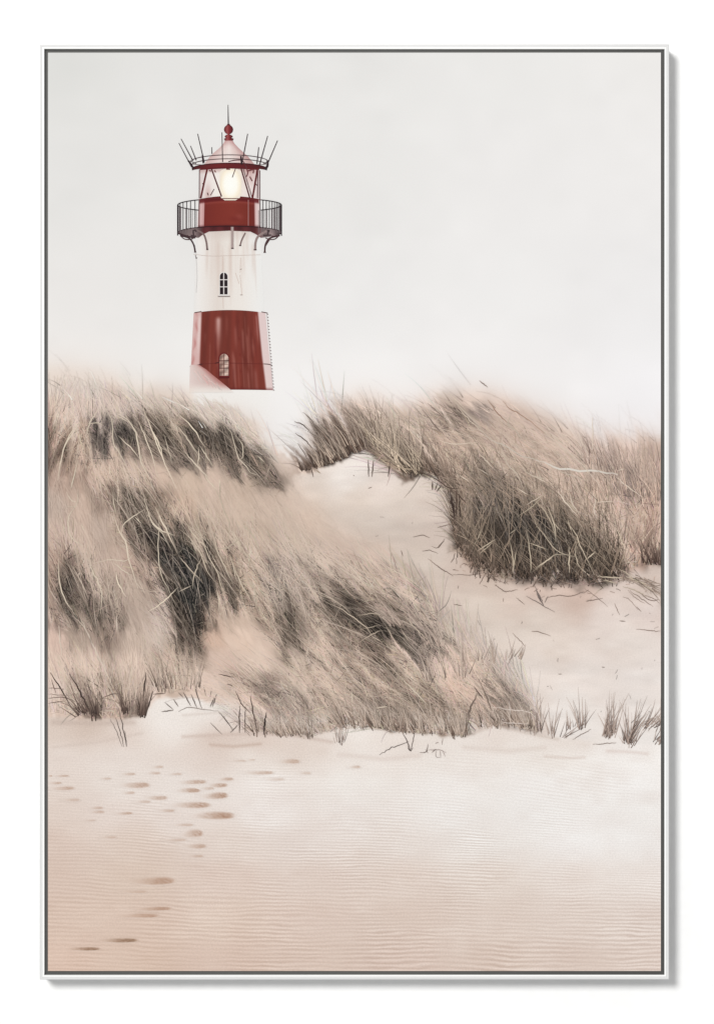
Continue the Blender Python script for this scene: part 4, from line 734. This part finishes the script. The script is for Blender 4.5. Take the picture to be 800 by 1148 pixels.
# lantern room
def lantern(u, y):
    C = grad([(0, (214, 200, 198)), (.1, (234, 224, 221)), (.3, (241, 234, 228)), (.48, (247, 240, 228)), (.62, (243, 234, 222)), (.8, (236, 224, 220)), (.92, (230, 216, 213)), (1, (204, 186, 186))])(u)
    C = blend(C, (180, 132, 128), .45 * np.exp(-((u - .15) / .05) ** 2) * sm(y, 200, 222))
    C = blend(C, (186, 140, 136), .5 * np.exp(-((u - .83) / .09) ** 2) * sm(215 - y, 0, 22))
    return blend(C, (168, 118, 114), .35 * sm(196 - y, 0, 4))
LP('lantern_room', [bands([(189, 223.4, 290.6, 1), (223, 223, 291, 3.4)], lantern, 2, 60)], label='glazed lantern room')
def lampglow(u, y):  # lamp light and halo put into the printed colour
    r = np.sqrt(((u - .5) / .5) ** 2 + ((y - 206.5) / 19.5) ** 2)
    C = grad([(0, (255, 255, 250)), (.55, (255, 253, 244)), (.8, (252, 243, 224)), (.93, (245, 233, 212)), (1, (241, 231, 217))])(np.clip(r, 0, 1)); return C
LP('lamp', [bands(arch(246.4, 270.6, 188.6, 193.5, 218) + [(222, 248, 268.6), (224.6, 252, 264)], lampglow, 4, 36)], label='bright cream lamp glow in the lantern')
DR = (96, 32, 36); BK = (44, 34, 38)
LP('lantern_strut', lines(zz([[(262, 395), (245, 470), (225, 562)], [(543, 400), (515, 560)], [(222, 398), (380, 390), (552, 398)]]), DR, 1.9, 6) + lines(zz([[(285, 395), (312, 470), (342, 552)], [(450, 390), (475, 475), (500, 560)]]), (84, 40, 44), 1.5, 6) + lines(zz([[(218, 400), (217, 562)], [(545, 400), (543, 560)], [(556, 405), (556, 570)], [(462, 392), (512, 555)], [(300, 510), (280, 545)], [(420, 395), (402, 445)]]), (92, 58, 62), .9, 6))
LP('lantern_fitting', lines(zz([[(272, 405), (283, 410)], [(302, 405), (309, 416)], [(368, 398), (390, 399)], [(476, 378), (488, 415), (482, 440)], [(490, 408), (519, 402), (519, 422)], [(500, 440), (513, 465)]]), (112, 60, 62), 1.3, 7) + lines(zz([[(380, 356), (420, 348), (460, 352), (482, 395)], [(262, 530), (268, 545)], [(235, 478), (243, 486)], [(533, 480), (541, 490)]]), (84, 48, 52), 1.0, 7))
# gallery: far rail, deck, brackets, near rail
def ell(cx, cy, rx, ry, a0, a1, n=24): return [(cx + rx * math.cos(a), cy - ry * math.sin(a)) for a in np.linspace(math.radians(a0), math.radians(a1), n)]
GC = 180 + 387 / 5
def deck(u, y):
    return grad([(0, (62, 52, 54)), (.1, (128, 112, 111)), (.2, (104, 88, 88)), (.25, (84, 40, 42)), (.5, (78, 32, 35)), (.75, (84, 40, 42)), (.82, (112, 96, 96)), (.9, (134, 118, 117)), (1, (58, 46, 49))])(u) * (1 + .1 * np.sin(u * 50)[..., None])
top = [(GC + 58 * math.cos(a), 261 - 7.6 * math.sin(a)) for a in np.linspace(math.pi, 0, 41)]
def strip(up, lo, c, layer):
    up = np.array(up); lo = np.array(lo); n = len(up)
    V = np.zeros((2 * n, 3)); V[:n, 0] = X(up[:, 0]); V[n:, 0] = X(lo[:, 0]); V[:n, 2] = Z(up[:, 1]); V[n:, 2] = Z(lo[:, 1]); V[:, 1] = LY(layer)
    i = np.arange(n - 1); C = np.vstack([c(np.linspace(0, 1, n), 0), c(np.linspace(0, 1, n), 1) * 1.12])
    return V, np.stack([i, i + n, i + n + 1, i + 1], 1), ink(C)
uu = np.linspace(0, 1, 61)
top = [(GC - 58 + 116 * t, 261 - 7.6 * math.sqrt(max(0, 1 - (2 * t - 1) ** 2))) for t in uu]
low = [(GC - 58 + 116 * t, float(np.interp(min(t, 1 - t), [0, .03, .12, .2, .24, .3, .5], [262.2, 263.4, 265.6, 266.6, 263, 259.6, 258.6]))) for t in uu]
LP('gallery_deck', [strip(top, low, deck, 5)] + lines([top], (50, 28, 32), 1.0, 6, 61), label='dark gallery deck round the tower')
br = [zz([[(110, 770), (160, 785), (185, 820), (195, 865)], [(100, 758), (150, 775), (195, 783)]]), zz([[(190, 735), (238, 760), (255, 800), (262, 850)]]), zz([[(402, 722), (402, 840)]]), zz([[(475, 755), (455, 795), (446, 826)]]), zz([[(600, 742), (550, 772), (533, 805), (530, 850)]]), zz([[(668, 770), (612, 785), (588, 820), (583, 866)]])]
feet = zz([[(188, 862), (200, 862)], [(256, 848), (268, 848)], [(395, 842), (410, 842)], [(440, 826), (452, 826)], [(522, 850), (538, 850)], [(577, 864), (590, 864)]])
for ls, ft, c, w in zip(br, feet, ((66, 48, 51), (124, 104, 102), (172, 154, 150), (128, 106, 104), (150, 130, 127), (68, 42, 46)), (1.7, 1.9, 2.9, 1.5, 2.4, 1.7)):
    LP('bracket', lines(ls, c, w, 7) + lines([ft], (92, 74, 74), 1.3, 8))
for l in ([(112, 772), (135, 790), (165, 792), (190, 782)], [(662, 772), (640, 790), (612, 792), (588, 784)], [(150, 768), (172, 800), (192, 830)], [(628, 770), (606, 800), (588, 828)]): LP('bracket_scroll', lines(zz([l]), (84, 62, 64), 1.1, 7))
LP('bracket_plate', lines(zz([[(170, 770), (200, 775)], [(180, 745), (195, 740), (200, 750)], [(183, 748), (186, 775)]]), (70, 56, 58), 1.6, 8)); LP('bracket_plate', lines(zz([[(575, 770), (620, 768)], [(596, 742), (612, 745)], [(604, 742), (600, 770)]]), (70, 56, 58), 1.6, 8))
rail = lines([ell(GC, 229.8, 58, 7.2, 128, 52)], (104, 44, 46), .8, 9, 24) + lines([ell(GC, 229.8, 58, 7.2, 180, 127.5), ell(GC, 229.8, 58, 7.2, 52.5, 0), ell(GC, 229.8, 58, 7.2, 180, 233), ell(GC, 229.8, 58, 7.2, 307, 360)], BK, 1.0, 9, 24)
for a in (180, 172, 163, 154, 146, 139, 132, 126): rail += lines([[(GC + 58 * math.cos(math.radians(a)), 229.8 - 7.2 * math.sin(math.radians(a))), (GC + 58 * math.cos(math.radians(a)), 261 - 7.6 * math.sin(math.radians(a)))]], BK, .75, 9)
for a in (0, 9, 15, 20, 25, 30, 35, 40, 45, 50, 54): rail += lines([[(GC + 58 * math.cos(math.radians(a)), 229.8 - 7.2 * math.sin(math.radians(a))), (GC + 58 * math.cos(math.radians(a)), 261 - 7.6 * math.sin(math.radians(a)))]], BK, .75, 9)
for a in list(range(188, 236, 6)) + list(range(304, 358, 4)):
    r = math.radians(a); rail += lines([[(GC + 58 * math.cos(r), 229.8 - 7.2 * math.sin(r)), (GC + 58 * math.cos(r), 261 - 2 * math.sin(r) * 0)]], (128, 114, 116), .55, 8)
rail += lines(zz([[(96, 598), (96, 770)], [(677, 598), (677, 772)]]), BK, 1.1, 9) + lines(zz([[(492, 570), (492, 715)]]), (178, 132, 130), .7, 9)
LP('gallery_railing', rail, M_ink, 'thin black gallery railing')
# roof platform, roof, finial
def deckr(u, y): return grad([(0, (50, 34, 38)), (.12, (74, 32, 35)), (.4, (104, 38, 38)), (.6, (92, 34, 36)), (.85, (72, 30, 33)), (1, (46, 33, 37))])(u)
tp = [(257.3 + 42 * math.cos(a), 189.4 - 6.6 * math.sin(a)) for a in np.linspace(math.pi, 0, 31)]
lo = [(257.3 + 42 * math.cos(a) * (1 - .1 * math.sin(a)), 191.2 - 3.4 * math.sin(a)) for a in np.linspace(math.pi, 0, 31)]
def roofc(u, y):
    C = grad([(0, (206, 176, 172)), (.25, (228, 208, 203)), (.5, (238, 225, 220)), (.75, (222, 198, 193)), (1, (190, 152, 149))])(u)
    return blend(C, (186, 136, 134), .6 * sm(166 - y, 0, 10))
LP('roof', [bands([(157, 252.5, 260.5), (161, 250.5, 262.8), (166, 246, 267.5), (171, 240, 273), (176, 235, 278.5), (184, 229, 285)], roofc, 3, 40)], label='pale pink conical lantern roof')
LP('roof_platform', [strip(tp, lo, deckr, 5)] + lines([tp], (64, 28, 33), .9, 6, 31))
LP('roof_railing', lines([ell(257.3, 181.8, 44, 8.2, 176, 4), ell(257.3, 185.6, 43, 7.6, 178, 2), [(213.4, 180.6), (220, 183.6)], [(300.6, 180.8), (295, 184)]], (66, 46, 50), .8, 8, 24) + lines([ell(257.3, 183.2, 44, 2.2, 182, 230), ell(257.3, 183.2, 44, 2.2, 310, 358)], (110, 90, 94), .6, 4, 12), M_ink)
for a, b in (((103, 252), (175, 388)), ((115, 228), (182, 352)), ((168, 268), (200, 348)), ((208, 200), (245, 360)), ((287, 275), (288, 312)), ((344, 192), (348, 358)), ((488, 200), (455, 372)), ((550, 275), (540, 368)), ((600, 212), (555, 372)), ((655, 238), (590, 390))):
    LP('lightning_spike', lines(zz([[b, a]]), (62, 50, 54), 1.2 if abs(a[0] - 380) > 100 else 1.0, 9, taper=.35), M_ink)
LP('platform_clamp', lines(zz([[(155, 350), (172, 372), (185, 395)], [(598, 350), (600, 380), (585, 400)], [(235, 320), (240, 365)], [(450, 325), (455, 372)]]), (50, 36, 41), 1.8, 9))
def ball(u, y): return grad([(0, (96, 36, 40)), (.35, (160, 84, 84)), (.55, (132, 50, 52)), (1, (78, 28, 34))])(u)  # highlight and darker sides of the ball painted in
disc = [(145.3 - 5.2 * math.cos(a), 256.2 - 5.1 * math.sin(a), 256.2 + 5.1 * math.sin(a)) for a in np.linspace(.1, math.pi - .1, 16)]
LP('finial', [bands([(139, 255, 257.4), (140.5, 254, 258.4)] + disc + [(151.2, 253.8, 258.6), (152.4, 252, 260.8), (153.8, 252, 260.8), (154.4, 253.6, 259), (155.6, 251, 262), (157.6, 252, 261)], ball, 6, 16)], label='dark red ball finial')
LP('lightning_rod', lines([[(256, 140), (255.8, 128), (255.6, 117.5)]], (56, 44, 48), 1.3, 7, taper=.6), M_ink)
